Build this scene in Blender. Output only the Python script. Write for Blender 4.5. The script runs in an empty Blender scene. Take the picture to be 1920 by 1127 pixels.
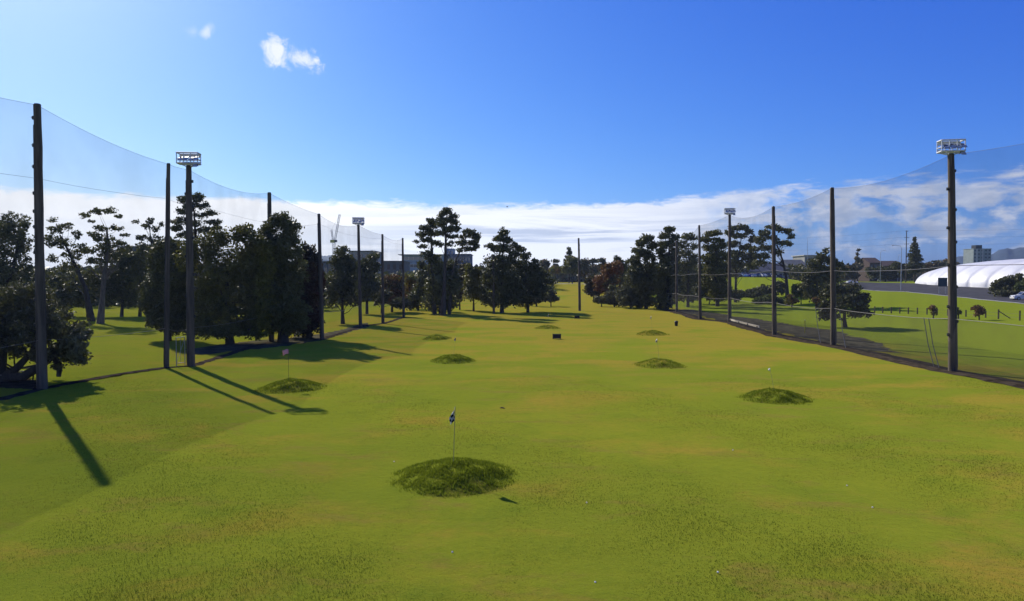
import bpy, math, random
import numpy as np
from mathutils import Vector

# ------------------------------------------------------------------ camera, world, sun, exposure
S = bpy.context.scene
C = S.collection
H = 6.5                                   # eye height above the turf
F = 1280.0                                # focal length in pixels of a 1920 px wide frame
PITCH = math.atan(40.5 / F)
cam = bpy.data.objects.new('camera', bpy.data.cameras.new('camera'))
C.objects.link(cam)
cam.data.sensor_width = 36.0
cam.data.lens = 24.0
cam.data.clip_start = 0.1
cam.data.clip_end = 20000
cam.location = (0, 0, H)
cam.rotation_euler = (math.pi / 2 - PITCH, 0, 0)
S.camera = cam

SUN_EL = math.radians(34.7)
SUN_AZ = math.radians(-38.3)              # measured from +Y towards +X
sunv = Vector((math.sin(SUN_AZ) * math.cos(SUN_EL), math.cos(SUN_AZ) * math.cos(SUN_EL), math.sin(SUN_EL)))
sl = bpy.data.lights.new('sun', 'SUN')
sl.energy = 5.0
sl.angle = math.radians(0.53)
sl.color = (1.0, 0.93, 0.80)
so = bpy.data.objects.new('sun', sl)
C.objects.link(so)
so.rotation_euler = (-sunv).to_track_quat('-Z', 'Y').to_euler()

S.view_settings.view_transform = 'Standard'
S.view_settings.look = 'None'
S.view_settings.exposure = 0.35
S.view_settings.gamma = 1.0

W = bpy.data.worlds.new('World')
S.world = W
W.use_nodes = True


class NT:
    """small wrapper to write node trees briefly"""
    def __init__(self, tree):
        self.t = tree
        self.t.nodes.clear()

    def n(self, typ, **kw):
        nd = self.t.nodes.new(typ)
        for k, v in kw.items():
            setattr(nd, k, v)
        return nd

    def l(self, a, b):
        self.t.links.new(a, b)

    def put(self, sock, v):
        if isinstance(v, bpy.types.NodeSocket):
            self.l(v, sock)
        elif v is not None:
            sock.default_value = v

    def m(self, op, a, b=None, c=None, clamp=False):
        nd = self.n('ShaderNodeMath', operation=op)
        nd.use_clamp = clamp
        self.put(nd.inputs[0], a)
        self.put(nd.inputs[1], b)
        self.put(nd.inputs[2], c)
        return nd.outputs[0]

    def ss(self, a, lo, hi, to0=0.0, to1=1.0):
        nd = self.n('ShaderNodeMapRange', interpolation_type='SMOOTHSTEP')
        self.put(nd.inputs[0], a)
        self.put(nd.inputs[1], lo)
        self.put(nd.inputs[2], hi)
        self.put(nd.inputs[3], to0)
        self.put(nd.inputs[4], to1)
        return nd.outputs[0]

    def mix(self, f, a, b, blend='MIX'):
        nd = self.n('ShaderNodeMix', data_type='RGBA', blend_type=blend)
        self.put(nd.inputs[0], f)
        for i, v in ((6, a), (7, b)):
            if isinstance(v, tuple) and len(v) == 3:
                v = (*v, 1)
            self.put(nd.inputs[i], v)
        return nd.outputs[2]

    def noise(self, vec, scale, detail=4, rough=0.55, dist=0.0, dim='3D'):
        nd = self.n('ShaderNodeTexNoise', noise_dimensions=dim)
        self.put(nd.inputs['Vector'], vec)
        nd.inputs['Scale'].default_value = scale
        nd.inputs['Detail'].default_value = detail
        nd.inputs['Roughness'].default_value = rough
        nd.inputs['Distortion'].default_value = dist
        return nd.outputs[0]

    def xyz(self, x, y, z):
        nd = self.n('ShaderNodeCombineXYZ')
        for i, v in enumerate((x, y, z)):
            self.put(nd.inputs[i], v)
        return nd.outputs[0]


def make_world():
    t = NT(W.node_tree)
    sky = t.n('ShaderNodeTexSky', sky_type='NISHITA')
    sky.sun_disc = False
    sky.sun_elevation = SUN_EL
    sky.sun_rotation = SUN_AZ
    sky.altitude = 0
    sky.air_density = 1.0
    sky.dust_density = 0.7
    sky.ozone_density = 3.0
    tc = t.n('ShaderNodeTexCoord')
    sep = t.n('ShaderNodeSeparateXYZ')
    t.l(tc.outputs['Generated'], sep.inputs[0])
    x, y, z = sep.outputs
    DEG = 180 / math.pi
    az = t.m('MULTIPLY', t.m('ARCTAN2', x, y), DEG)
    el = t.m('MULTIPLY', t.m('ARCSINE', z), DEG)
    # slightly richer blue, as the camera recorded it
    sc = t.n('ShaderNodeSeparateColor')
    t.l(sky.outputs[0], sc.inputs[0])
    cc = t.n('ShaderNodeCombineColor')
    t.l(t.m('MULTIPLY', t.m('POWER', sc.outputs[0], 1.70), 0.089), cc.inputs[0])
    t.l(t.m('MULTIPLY', t.m('POWER', sc.outputs[1], 1.30), 0.275), cc.inputs[1])
    t.l(t.m('MULTIPLY', t.m('POWER', sc.outputs[2], 0.62), 1.88), cc.inputs[2])
    skyc = cc.outputs[0]
    # --- low bank of cloud along the horizon
    p1 = t.xyz(t.m('MULTIPLY', az, 0.05), t.m('MULTIPLY', el, 0.38), 0.0)
    p2 = t.xyz(t.m('MULTIPLY', az, 0.20), t.m('MULTIPLY', el, 0.42), 3.0)
    n1 = t.noise(p1, 1.6, 6, 0.6, 0.5)
    n2 = t.noise(p2, 1.7, 7, 0.62, 0.3)
    right = t.ss(az, 4.0, 26.0)
    right2 = t.ss(az, 13.0, 22.0)
    top = t.m('ADD', 6.25, t.m('MULTIPLY', right, 0.95))
    wob = t.m('MULTIPLY', t.m('SUBTRACT', n1, 0.5), t.m('ADD', 1.2, t.m('MULTIPLY', right, 2.2)))
    n6 = t.noise(t.xyz(t.m('MULTIPLY', az, 0.35), t.m('MULTIPLY', el, 1.1), 21.0), 1.4, 6, 0.65, 0.4)
    wob = t.m('ADD', wob, t.m('MULTIPLY', t.m('SUBTRACT', n6, 0.5), 1.5))
    edge = t.m('SUBTRACT', t.m('ADD', top, wob), el)
    band = t.ss(edge, -0.16, 0.55)
    # on the right the bank breaks into puffs with blue between
    puff = t.ss(t.m('ADD', n2, t.m('MULTIPLY', t.m('SUBTRACT', el, 4.0), 0.030)), 0.40, 0.60)
    band = t.m('MULTIPLY', band, t.m('ADD', t.m('SUBTRACT', 1.0, right2), t.m('MULTIPLY', right2, puff)))
    # colour: blown-out white near the sun, blue-grey streaks in the middle, greyer to the right
    p3 = t.xyz(t.m('MULTIPLY', az, 0.035), t.m('MULTIPLY', el, 0.55), 7.0)
    n3 = t.noise(p3, 1.5, 6, 0.55, 0.8)
    streak = t.ss(n3, 0.44, 0.60)
    grey_by_az = t.m('ADD', t.ss(az, -22.0, 2.0, 0.10, 0.75), t.m('MULTIPLY', right2, 0.1))
    low = t.ss(el, 5.8, 3.6)
    shade = t.m('MULTIPLY', t.m('MULTIPLY', streak, grey_by_az), t.m('ADD', 0.30, t.m('MULTIPLY', low, 0.7)))
    white = t.mix(t.ss(az, 6.0, 24.0), t.mix(t.ss(az, -30.0, 8.0), (1.05, 1.04, 1.03), (0.92, 0.93, 0.96)), (0.60, 0.64, 0.76))
    cl = t.mix(shade, white, (0.32, 0.39, 0.55))
    n5 = t.noise(t.xyz(t.m('MULTIPLY', az, 0.2), t.m('MULTIPLY', el, 0.45), 11.0), 1.5, 5, 0.6, 0.2)
    cl = t.mix(t.m('MULTIPLY', right2, t.ss(n5, 0.40, 0.64)), cl, (0.36, 0.44, 0.62))
    # --- two small clouds up left
    def small(a0, e0, ra, re, seed, lo, hi, rot=0.0):
        da = t.m('SUBTRACT', az, a0)
        de = t.m('SUBTRACT', el, e0)
        c_, s_ = math.cos(rot), math.sin(rot)
        u = t.m('DIVIDE', t.m('ADD', t.m('MULTIPLY', da, c_), t.m('MULTIPLY', de, s_)), ra)
        v = t.m('DIVIDE', t.m('SUBTRACT', t.m('MULTIPLY', de, c_), t.m('MULTIPLY', da, s_)), re)
        r = t.m('SQRT', t.m('ADD', t.m('MULTIPLY', u, u), t.m('MULTIPLY', v, v)))
        nn = t.noise(t.xyz(az, el, seed), 0.85, 7, 0.6, 0.6)
        q = t.m('ADD', t.m('MULTIPLY', t.m('SUBTRACT', nn, 0.5), 2.4), t.m('SUBTRACT', 1.0, r))
        return t.ss(q, lo, hi)
    c1 = t.m('MAXIMUM', small(-18.75, 17.3, 1.25, 1.6, 2.0, 0.05, 0.85, 0.3),
             t.m('MULTIPLY', small(-17.0, 16.9, 2.1, 1.0, 5.0, 0.10, 1.0, -0.35), 0.9))
    c1b = small(-15.75, 16.9, 0.75, 0.95, 8.0, 0.15, 0.9, 0.2)
    c2 = small(-23.9, 18.1, 0.55, 1.05, 9.5, 0.15, 1.3, -0.6)
    c3 = t.m('MULTIPLY', small(-24.9, 18.0, 1.3, 0.6, 14.5, 0.1, 1.6), 0.35)
    sm = t.m('MAXIMUM', t.m('MAXIMUM', c1, c1b), t.m('MAXIMUM', t.m('MULTIPLY', c2, 0.75), c3))
    bg = t.n('ShaderNodeBackground')
    skys = t.n('ShaderNodeVectorMath', operation='SCALE')
    t.l(skyc, skys.inputs[0])
    skys.inputs['Scale'].default_value = SKY_STRENGTH
    cs = t.n('ShaderNodeVectorMath', operation='SCALE')
    t.l(cl, cs.inputs[0])
    cs.inputs['Scale'].default_value = CLOUD_STRENGTH
    full = t.mix(t.m('MULTIPLY', band, 0.97), skys.outputs[0], cs.outputs[0])
    full = t.mix(t.m('MULTIPLY', sm, 0.95), full, (0.74, 0.77, 0.80))
    t.l(full, bg.inputs['Color'])
    bg.inputs['Strength'].default_value = 1.0
    out = t.n('ShaderNodeOutputWorld')
    t.l(bg.outputs[0], out.inputs[0])


SKY_STRENGTH = 0.115
CLOUD_STRENGTH = 0.92
make_world()

# ------------------------------------------------------------------ terrain function and pixel helpers
rnd = random.Random(11)
nrng = np.random.default_rng(5)


def sst(a, b, t):
    t = np.clip((np.asarray(t, float) - a) / (b - a), 0, 1)
    return t * t * (3 - 2 * t)


def terr(X, Y):
    X = np.asarray(X, float)
    Y = np.asarray(Y, float)
    amp = 4.6 + 2.5 * sst(40, 80, X)
    hill = amp * sst(165, 245, Y) * (1 - sst(92, 118, X)) * sst(-60, 10, X)
    left = 3.0 * sst(230, 330, Y) * (1 - sst(-60, 10, X))
    d = ((X - 77) * 1.57 + (Y - 146)) / 1.861
    road = 1.6 * sst(0, 14, d) + np.clip(0.0105 * (d - 14), 0, 0.75) + np.clip(0.040 * (d - 85), 0, 2.6)
    z = np.maximum(hill + left, road * sst(60, 100, X))
    und = 0.07 * np.sin(X * 0.21 + 1.3) * np.sin(Y * 0.17 + 0.4) + 0.05 * np.sin(X * 0.47 + Y * 0.31)
    return z + und * (1 - 0.5 * sst(60, 100, np.abs(X)))


def ray(x, y):
    dx = (x - 960) / F
    dy = (563.5 - y) / F
    c, s = math.cos(PITCH), math.sin(PITCH)
    return Vector((dx, c + dy * s, -s + dy * c))


def P(x, y, Y):
    """the point at depth Y (metres ahead) that the photo shows at pixel x, y"""
    r = ray(x, y)
    k = Y / r.y
    return Vector((r.x * k, Y, H + r.z * k))


def G(x, y):
    """ground point seen at pixel x, y"""
    r = ray(x, y)
    t0, t = 5.0, 5.0
    while t < 3000:
        p = r * t
        if H + p.z < float(terr(p.x, p.y)):
            break
        t0 = t
        t *= 1.01
    for _ in range(30):
        tm = (t0 + t) / 2
        p = r * tm
        if H + p.z < float(terr(p.x, p.y)):
            t = tm
        else:
            t0 = tm
    p = r * t
    return Vector((p.x, p.y, float(terr(p.x, p.y))))


def GY(x, Y):
    """ground point on the column of pixel x, at depth Y"""
    X = (x - 960) / F * Y
    return Vector((X, Y, float(terr(X, Y))))


# ------------------------------------------------------------------ object helpers
def tag(o, label=None, cat=None, group=None, kind=None):
    if label:
        o['label'] = label
    if cat:
        o['category'] = cat
    if group:
        o['group'] = group
    if kind:
        o['kind'] = kind
    return o


def thing(name, loc, label, cat, group=None, rz=0.0):
    o = bpy.data.objects.new(name, None)
    o.empty_display_size = 0.3
    C.objects.link(o)
    o.location = loc
    o.rotation_euler = (0, 0, rz)
    return tag(o, label, cat, group)


def mesh_np(name, V, Q, mat, parent=None, origin=(0, 0, 0), smooth=False):
    """V (n,3) world or local coordinates, Q (m,k) faces of one size"""
    V = np.asarray(V, float) - np.asarray(origin, float)
    Q = np.asarray(Q, int)
    me = bpy.data.meshes.new(name)
    me.vertices.add(len(V))
    me.vertices.foreach_set('co', V.astype(np.float32).ravel())
    k = Q.shape[1]
    me.loops.add(Q.size)
    me.loops.foreach_set('vertex_index', Q.astype(np.int32).ravel())
    me.polygons.add(len(Q))
    me.polygons.foreach_set('loop_start', np.arange(0, Q.size, k, dtype=np.int32))
    me.polygons.foreach_set('loop_total', np.full(len(Q), k, dtype=np.int32))
    if smooth:
        me.polygons.foreach_set('use_smooth', np.ones(len(Q), dtype=bool))
    me.update(calc_edges=True)
    me.materials.append(mat)
    o = bpy.data.objects.new(name, me)
    C.objects.link(o)
    if parent is not None:
        o.parent = parent
    else:
        o.location = origin
    return o


class MB:
    def __init__(self):
        self.v, self.f, self.s = [], [], []

    def add(self, vs, fs, smooth=False):
        b = len(self.v)
        self.v += [tuple(p) for p in vs]
        for f in fs:
            self.f.append(tuple(i + b for i in f))
            self.s.append(smooth)

    def box(self, c, d, rz=0.0, top=1.0):
        cx, cy, cz = c
        a, b, h = d[0] / 2, d[1] / 2, d[2] / 2
        cs, sn = math.cos(rz), math.sin(rz)
        vs = []
        for z, k in ((-h, 1.0), (h, top)):
            for x, y in ((-a, -b), (a, -b), (a, b), (-a, b)):
                x *= k
                y *= k
                vs.append((cx + x * cs - y * sn, cy + x * sn + y * cs, cz + z))
        self.add(vs, [(3, 2, 1, 0), (4, 5, 6, 7), (0, 1, 5, 4), (1, 2, 6, 5), (2, 3, 7, 6), (3, 0, 4, 7)])

    def tube(self, pts, rad, n=8, cap=True):
        pts = [Vector(p) for p in pts]
        if not hasattr(rad, '__len__'):
            rad = [rad] * len(pts)
        vs, fs = [], []
        prev = None
        for i, p in enumerate(pts):
            d = (pts[min(i + 1, len(pts) - 1)] - pts[max(i - 1, 0)])
            if d.length < 1e-6:
                d = Vector((0, 0, 1))
            d.normalize()
            if prev is None:
                a = d.orthogonal().normalized()
            else:
                a = (prev - d * prev.dot(d))
                a = a.normalized() if a.length > 1e-5 else d.orthogonal().normalized()
            prev = a
            b = d.cross(a)
            for k in range(n):
                t = 2 * math.pi * k / n
                vs.append(p + (a * math.cos(t) + b * math.sin(t)) * rad[i])
        for i in range(len(pts) - 1):
            for k in range(n):
                k2 = (k + 1) % n
                fs.append((i * n + k, i * n + k2, (i + 1) * n + k2, (i + 1) * n + k))
        self.add(vs, fs, True)
        if cap:
            m = len(pts) - 1
            self.add(vs[:n], [tuple(reversed(range(n)))])
            self.add(vs[m * n:], [tuple(range(n))])

    def prism(self, outline, y0, y1, axis='y'):
        """outline of (a, b) pairs, extruded along an axis"""
        n = len(outline)
        if axis == 'y':
            vs = [(a, y0, b) for a, b in outline] + [(a, y1, b) for a, b in outline]
        elif axis == 'x':
            vs = [(y0, a, b) for a, b in outline] + [(y1, a, b) for a, b in outline]
        else:
            vs = [(a, b, y0) for a, b in outline] + [(a, b, y1) for a, b in outline]
        fs = [tuple(range(n)), tuple(reversed(range(n, 2 * n)))]
        for i in range(n):
            j = (i + 1) % n
            fs.append((i, i + n, j + n, j))
        self.add(vs, fs)

    def build(self, name, mat, parent=None, loc=(0, 0, 0), rz=0.0):
        me = bpy.data.meshes.new(name)
        me.from_pydata(self.v, [], self.f)
        me.polygons.foreach_set('use_smooth', self.s)
        me.update()
        me.materials.append(mat)
        o = bpy.data.objects.new(name, me)
        C.objects.link(o)
        o.parent = parent
        o.location = loc
        o.rotation_euler = (0, 0, rz)
        return o


def copy_tree(o, parent=None):
    c = o.copy()
    C.objects.link(c)
    c.parent = parent
    for ch in list(o.children):
        copy_tree(ch, c)
    return c


# ------------------------------------------------------------------ materials
MATS = {}


def plain(name, col, rough=0.7, metal=0.0, vary=0.12, scale=3.0, bump=0.0, spec=0.3, stretch=(1, 1, 1)):
    m = bpy.data.materials.new(name)
    m.use_nodes = True
    t = NT(m.node_tree)
    b = t.n('ShaderNodeBsdfPrincipled')
    o = t.n('ShaderNodeOutputMaterial')
    t.l(b.outputs[0], o.inputs[0])
    tc = t.n('ShaderNodeTexCoord')
    mp = t.n('ShaderNodeMapping')
    mp.inputs['Scale'].default_value = stretch
    t.l(tc.outputs['Object'], mp.inputs[0])
    nz = t.noise(mp.outputs[0], scale, 6, 0.6)
    f = t.ss(nz, 0.3, 0.7)
    lo = tuple(c * (1 - vary) for c in col)
    hi = tuple(min(1, c * (1 + vary)) for c in col)
    t.l(t.mix(f, lo, hi), b.inputs['Base Color'])
    b.inputs['Roughness'].default_value = rough
    b.inputs['Metallic'].default_value = metal
    b.inputs['Specular IOR Level'].default_value = spec
    if bump:
        bp = t.n('ShaderNodeBump')
        bp.inputs['Strength'].default_value = bump
        bp.inputs['Distance'].default_value = 0.05
        t.l(nz, bp.inputs['Height'])
        t.l(bp.outputs[0], b.inputs['Normal'])
    MATS[name] = m
    return m


def leaf_mat(name, c1, c2, c3=None, trans=0.22, rough=0.55):
    m = bpy.data.materials.new(name)
    m.use_nodes = True
    t = NT(m.node_tree)
    b = t.n('ShaderNodeBsdfPrincipled')
    tr = t.n('ShaderNodeBsdfTranslucent')
    mx = t.n('ShaderNodeMixShader')
    o = t.n('ShaderNodeOutputMaterial')
    geo = t.n('ShaderNodeNewGeometry')
    nz = t.noise(geo.outputs['Position'], 0.35, 3, 0.6)
    f = t.m('ADD', t.m('MULTIPLY', geo.outputs['Random Per Island'], 0.5), t.m('MULTIPLY', t.ss(nz, 0.35, 0.65), 0.5))
    col = t.mix(f, c1, c2)
    if c3:
        n2 = t.noise(geo.outputs['Position'], 0.22, 2, 0.5)
        col = t.mix(t.ss(n2, 0.5, 0.62), col, c3)
    t.l(col, b.inputs['Base Color'])
    b.inputs['Roughness'].default_value = rough
    b.inputs['Specular IOR Level'].default_value = 0.25
    t.l(t.mix(0.5, col, (0.20, 0.22, 0.02), 'MIX'), tr.inputs['Color'])
    mx.inputs[0].default_value = trans
    t.l(b.outputs[0], mx.inputs[1])
    t.l(tr.outputs[0], mx.inputs[2])
    t.l(mx.outputs[0], o.inputs[0])
    MATS[name] = m
    return m


L_PINE = leaf_mat('pine needles', (0.051, 0.055, 0.019), (0.119, 0.116, 0.038), trans=0.11)
L_DARK = leaf_mat('dark leaves', (0.051, 0.055, 0.022), (0.130, 0.128, 0.043), trans=0.14)
L_GREY = leaf_mat('grey green leaves', (0.068, 0.068, 0.034), (0.155, 0.147, 0.075), trans=0.12, rough=0.7)
L_OLIVE = leaf_mat('olive leaves', (0.082, 0.081, 0.019), (0.201, 0.181, 0.038), trans=0.16)
L_GUM = leaf_mat('gum leaves', (0.070, 0.073, 0.024), (0.166, 0.160, 0.047), trans=0.14)
L_RED = leaf_mat('autumn red leaves', (0.149, 0.060, 0.024), (0.298, 0.119, 0.034), (0.105, 0.085, 0.027), trans=0.15)
L_GOLD = leaf_mat('autumn gold leaves', (0.20, 0.13, 0.025), (0.30, 0.16, 0.04), (0.14, 0.15, 0.03), trans=0.25)
L_BRUSH = leaf_mat('bright shrub leaves', (0.05, 0.075, 0.015), (0.12, 0.15, 0.03), trans=0.2)
L_FAR = leaf_mat('distant leaves', (0.082, 0.081, 0.035), (0.177, 0.152, 0.061), (0.201, 0.128, 0.047), trans=0.05)
BARK = plain('bark', (0.060, 0.050, 0.040), 0.9, vary=0.35, scale=6, stretch=(1, 1, 0.2), bump=0.5)
BARK_PALE = plain('pale bark', (0.16, 0.13, 0.10), 0.9, vary=0.35, scale=4, stretch=(1, 1, 0.2), bump=0.4)
POLE = plain('weathered pole timber', (0.098, 0.078, 0.057), 0.85, vary=0.45, scale=5, stretch=(1, 1, 0.06), bump=0.5)
GALV = plain('galvanised steel', (0.42, 0.44, 0.46), 0.5, 0.55, vary=0.15, scale=8)
FRAMEP = plain('pale grey paint', (0.62, 0.64, 0.66), 0.5, 0.1, vary=0.1, scale=8)
DARKMET = plain('dark metal', (0.04, 0.042, 0.045), 0.45, 0.4, vary=0.2)
GLASS = plain('lamp glass', (0.35, 0.38, 0.42), 0.12, 0.0, vary=0.05, spec=0.6)
CABLE = plain('steel cable', (0.10, 0.10, 0.11), 0.6, 0.3)
ROPE = plain('pale rope', (0.20, 0.19, 0.17), 0.8)
WHITE = plain('white paint', (0.78, 0.78, 0.76), 0.5, vary=0.05)
CREAM = plain('cream timber', (0.62, 0.56, 0.42), 0.7, vary=0.12, scale=4)
BLACK = plain('black plastic', (0.018, 0.018, 0.022), 0.5, vary=0.2)
CONC = plain('concrete', (0.30, 0.30, 0.29), 0.9, vary=0.15, scale=1.5)
CONCD = plain('dark concrete', (0.11, 0.12, 0.13), 0.9, vary=0.2, scale=1)
BRICK = plain('brown brick', (0.085, 0.058, 0.048), 0.9, vary=0.25, scale=1.2)
ROOF = plain('grey roof', (0.10, 0.105, 0.115), 0.7, vary=0.15, scale=1.5)
WIN = plain('window glass', (0.035, 0.045, 0.06), 0.12, vary=0.1, spec=0.7)
BLUEGREY = plain('blue grey cladding', (0.20, 0.26, 0.33), 0.7, vary=0.1, scale=0.4)
TOWERG = plain('grey green tower render', (0.23, 0.27, 0.27), 0.85, vary=0.12, scale=0.3)
PALEWALL = plain('pale wall', (0.45, 0.45, 0.43), 0.8, vary=0.12, scale=0.7)
ASPH = plain('asphalt', (0.065, 0.064, 0.066), 0.9, vary=0.22, scale=0.35, bump=0.1, spec=0.08)
SIGNB = plain('blue green sign face', (0.022, 0.055, 0.075), 0.5, vary=0.06)
TYRE = plain('tyre rubber', (0.015, 0.015, 0.015), 0.8)
CRANEY = plain('crane yellow', (0.45, 0.42, 0.06), 0.6)
WOODG = plain('greyed timber', (0.24, 0.22, 0.20), 0.85, vary=0.25, scale=3, stretch=(0.3, 3, 1))
TIMB = plain('dark fence timber', (0.07, 0.055, 0.04), 0.9, vary=0.3)
HILLM = plain('far bush hills', (0.025, 0.042, 0.06), 0.95, vary=0.3, scale=0.02)  # base colour leans blue, with some distance haze put into it
BIRDM = plain('dark feathers', (0.03, 0.03, 0.035), 0.8)


def make_dome_mat():
    m = bpy.data.materials.new('white membrane')
    m.use_nodes = True
    t = NT(m.node_tree)
    b = t.n('ShaderNodeBsdfPrincipled')
    o = t.n('ShaderNodeOutputMaterial')
    geo = t.n('ShaderNodeNewGeometry')
    nz = t.noise(geo.outputs['Position'], 0.25, 5, 0.6)
    t.l(t.mix(t.ss(nz, 0.35, 0.7), (0.80, 0.80, 0.80), (0.70, 0.71, 0.72)), b.inputs['Base Color'])
    b.inputs['Roughness'].default_value = 0.45
    t.l(b.outputs[0], o.inputs[0])
    return m


def make_grass(name, mode='turf'):
    m = bpy.data.materials.new(name)
    m.use_nodes = True
    t = NT(m.node_tree)
    b = t.n('ShaderNodeBsdfPrincipled')
    o = t.n('ShaderNodeOutputMaterial')
    geo = t.n('ShaderNodeNewGeometry')
    pos = geo.outputs['Position']
    sep = t.n('ShaderNodeSeparateXYZ')
    t.l(pos, sep.inputs[0])
    X, Y, Z = sep.outputs
    ps = t.xyz(t.m('MULTIPLY', X, 0.55), Y, 0.0)     # patches lie a little across the range
    big = t.noise(ps, 0.045, 5, 0.6, 0.4)
    mid = t.noise(ps, 0.22, 7, 0.62, 0.5)
    mid2 = t.noise(t.xyz(t.m('ADD', X, 40.0), Y, 5.0), 0.55, 7, 0.65, 0.4)
    fine = t.noise(pos, 3.2, 6, 0.7)
    tiny = t.noise(pos, 26.0, 4, 0.7)
    green = (0.072, 0.104, 0.0105)
    yell = (0.134, 0.148, 0.0125)
    deep = (0.060, 0.098, 0.0100)
    tan = (0.235, 0.122, 0.026)
    brown = (0.135, 0.080, 0.026)
    col = t.mix(t.ss(big, 0.34, 0.64), green, yell)
    col = t.mix(t.m('MULTIPLY', t.ss(mid2, 0.50, 0.68), 0.70), col, deep)
    # tan, dried turf: mostly far up the range and to its right side
    far = t.ss(Y, 18.0, 95.0, 0.05, 0.20)
    rgt = t.ss(X, -5.0, 34.0, 0.0, 0.05)
    inside = t.ss(t.m('ABSOLUTE', t.m('SUBTRACT', X, 5.0)), 30.0, 36.0, 1.0, 0.25)
    tn = t.m('ADD', mid, t.m('ADD', far, rgt))
    tm_ = t.m('MULTIPLY', t.m('MULTIPLY', t.ss(tn, 0.56, 0.76), inside), 0.78)
    col = t.mix(tm_, col, tan)
    mid3 = t.noise(t.xyz(t.m('MULTIPLY', X, 0.45), t.m('ADD', Y, 70.0), 2.0), 0.6, 8, 0.68, 0.3)
    col = t.mix(t.m('MULTIPLY', t.ss(mid3, 0.52, 0.68), 0.82), col, brown)
    col = t.mix(t.ss(X, 34.0, 40.0, 0.0, 0.60), col, (0.135, 0.215, 0.010))
    # blade-scale mottling
    col = t.mix(t.m('MULTIPLY', t.ss(fine, 0.40, 0.68), 0.42), col, deep)
    col = t.mix(t.ss(tiny, 0.56, 0.76, 0.0, 0.45), col, (0.05, 0.07, 0.012))
    col = t.mix(t.ss(tiny, 0.44, 0.26, 0.0, 0.40), col, (0.34, 0.32, 0.05))
    t.l(col, b.inputs['Base Color'])
    b.inputs['Roughness'].default_value = 1.0
    b.inputs['Specular IOR Level'].default_value = 0.0
    b.inputs['Sheen Weight'].default_value = 0.34
    b.inputs['Sheen Roughness'].default_value = 0.55
    b.inputs['Sheen Tint'].default_value = (0.75, 0.80, 0.06, 1)
    h = t.m('ADD', t.m('MULTIPLY', fine, 0.6), t.m('MULTIPLY', tiny, 0.25))
    h = t.m('ADD', h, t.m('MULTIPLY', mid2, 1.2))
    bp = t.n('ShaderNodeBump')
    bp.inputs['Strength'].default_value = 0.55
    bp.inputs['Distance'].default_value = 0.12
    t.l(h, bp.inputs['Height'])
    t.l(bp.outputs[0], b.inputs['Normal'])
    t.l(b.outputs[0], o.inputs[0])
    return m


def blade_mat(name, c1, c2, trans=0.45):
    m = bpy.data.materials.new(name)
    m.use_nodes = True
    t = NT(m.node_tree)
    d = t.n('ShaderNodeBsdfDiffuse')
    tr = t.n('ShaderNodeBsdfTranslucent')
    mx = t.n('ShaderNodeMixShader')
    o = t.n('ShaderNodeOutputMaterial')
    geo = t.n('ShaderNodeNewGeometry')
    nz = t.noise(geo.outputs['Position'], 0.8, 4, 0.6)
    f = t.m('ADD', t.m('MULTIPLY', geo.outputs['Random Per Island'], 0.6), t.m('MULTIPLY', nz, 0.4))
    col = t.mix(f, c1, c2)
    t.l(col, d.inputs['Color'])
    t.l(col, tr.inputs['Color'])
    mx.inputs[0].default_value = trans
    t.l(d.outputs[0], mx.inputs[1])
    t.l(tr.outputs[0], mx.inputs[2])
    t.l(mx.outputs[0], o.inputs[0])
    return m


def net_mat(name, cover, col):
    m = bpy.data.materials.new(name)
    m.use_nodes = True
    t = NT(m.node_tree)
    d = t.n('ShaderNodeBsdfDiffuse')
    d.inputs['Color'].default_value = (*col, 1)
    tr = t.n('ShaderNodeBsdfTransparent')
    mx = t.n('ShaderNodeMixShader')
    o = t.n('ShaderNodeOutputMaterial')
    geo = t.n('ShaderNodeNewGeometry')
    nz = t.noise(geo.outputs['Position'], 0.25, 3, 0.5)
    t.l(t.ss(nz, 0.3, 0.7, cover * 0.8, cover * 1.2), mx.inputs[0])
    t.l(tr.outputs[0], mx.inputs[1])
    t.l(d.outputs[0], mx.inputs[2])
    t.l(mx.outputs[0], o.inputs[0])
    return m


GRASS = make_grass('grass')
BLADES = blade_mat('turf blades', (0.048, 0.080, 0.010), (0.130, 0.148, 0.018), 0.4)
ROUGH = blade_mat('rough grass blades', (0.085, 0.128, 0.012), (0.20, 0.235, 0.018), 0.42)
ROUGH_SOLID = plain('rough turf', (0.085, 0.115, 0.014), 0.95, vary=0.35, scale=5, bump=0.6, spec=0.0)
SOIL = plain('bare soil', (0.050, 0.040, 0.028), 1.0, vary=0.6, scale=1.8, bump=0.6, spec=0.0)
GREY_GROUND = plain('grey brown ground', (0.085, 0.078, 0.048), 1.0, vary=0.5, scale=0.9, bump=0.4, spec=0.0)
NETM = net_mat('fine netting', 0.21, (0.02, 0.022, 0.03))
NETL = net_mat('doubled lower netting', 0.20, (0.05, 0.05, 0.05))
DOMEM = make_dome_mat()

# ------------------------------------------------------------------ ground
def axis(lo, a, b, hi, st):
    v = list(np.arange(a, b + 0.01, st))
    s, x = st, a
    while x > lo:
        s *= 1.35
        x -= s
        v.insert(0, max(x, lo))
    s, x = st, v[-1]
    while x < hi:
        s *= 1.35
        x += s
        v.append(min(x, hi))
    return np.array(v)


gx = axis(-3500, -150, 260, 3500, 3.0)
gy = axis(-400, -20, 380, 4200, 3.0)
XX, YY = np.meshgrid(gx, gy)
ZZ = terr(XX, YY)
V = np.stack([XX.ravel(), YY.ravel(), ZZ.ravel()], 1)
nx = len(gx)
I = np.arange(len(V)).reshape(len(gy), nx)
Q = np.stack([I[:-1, :-1].ravel(), I[:-1, 1:].ravel(), I[1:, 1:].ravel(), I[1:, :-1].ravel()], 1)
tag(mesh_np('ground', V, Q, GRASS, smooth=True), kind='structure')


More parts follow.
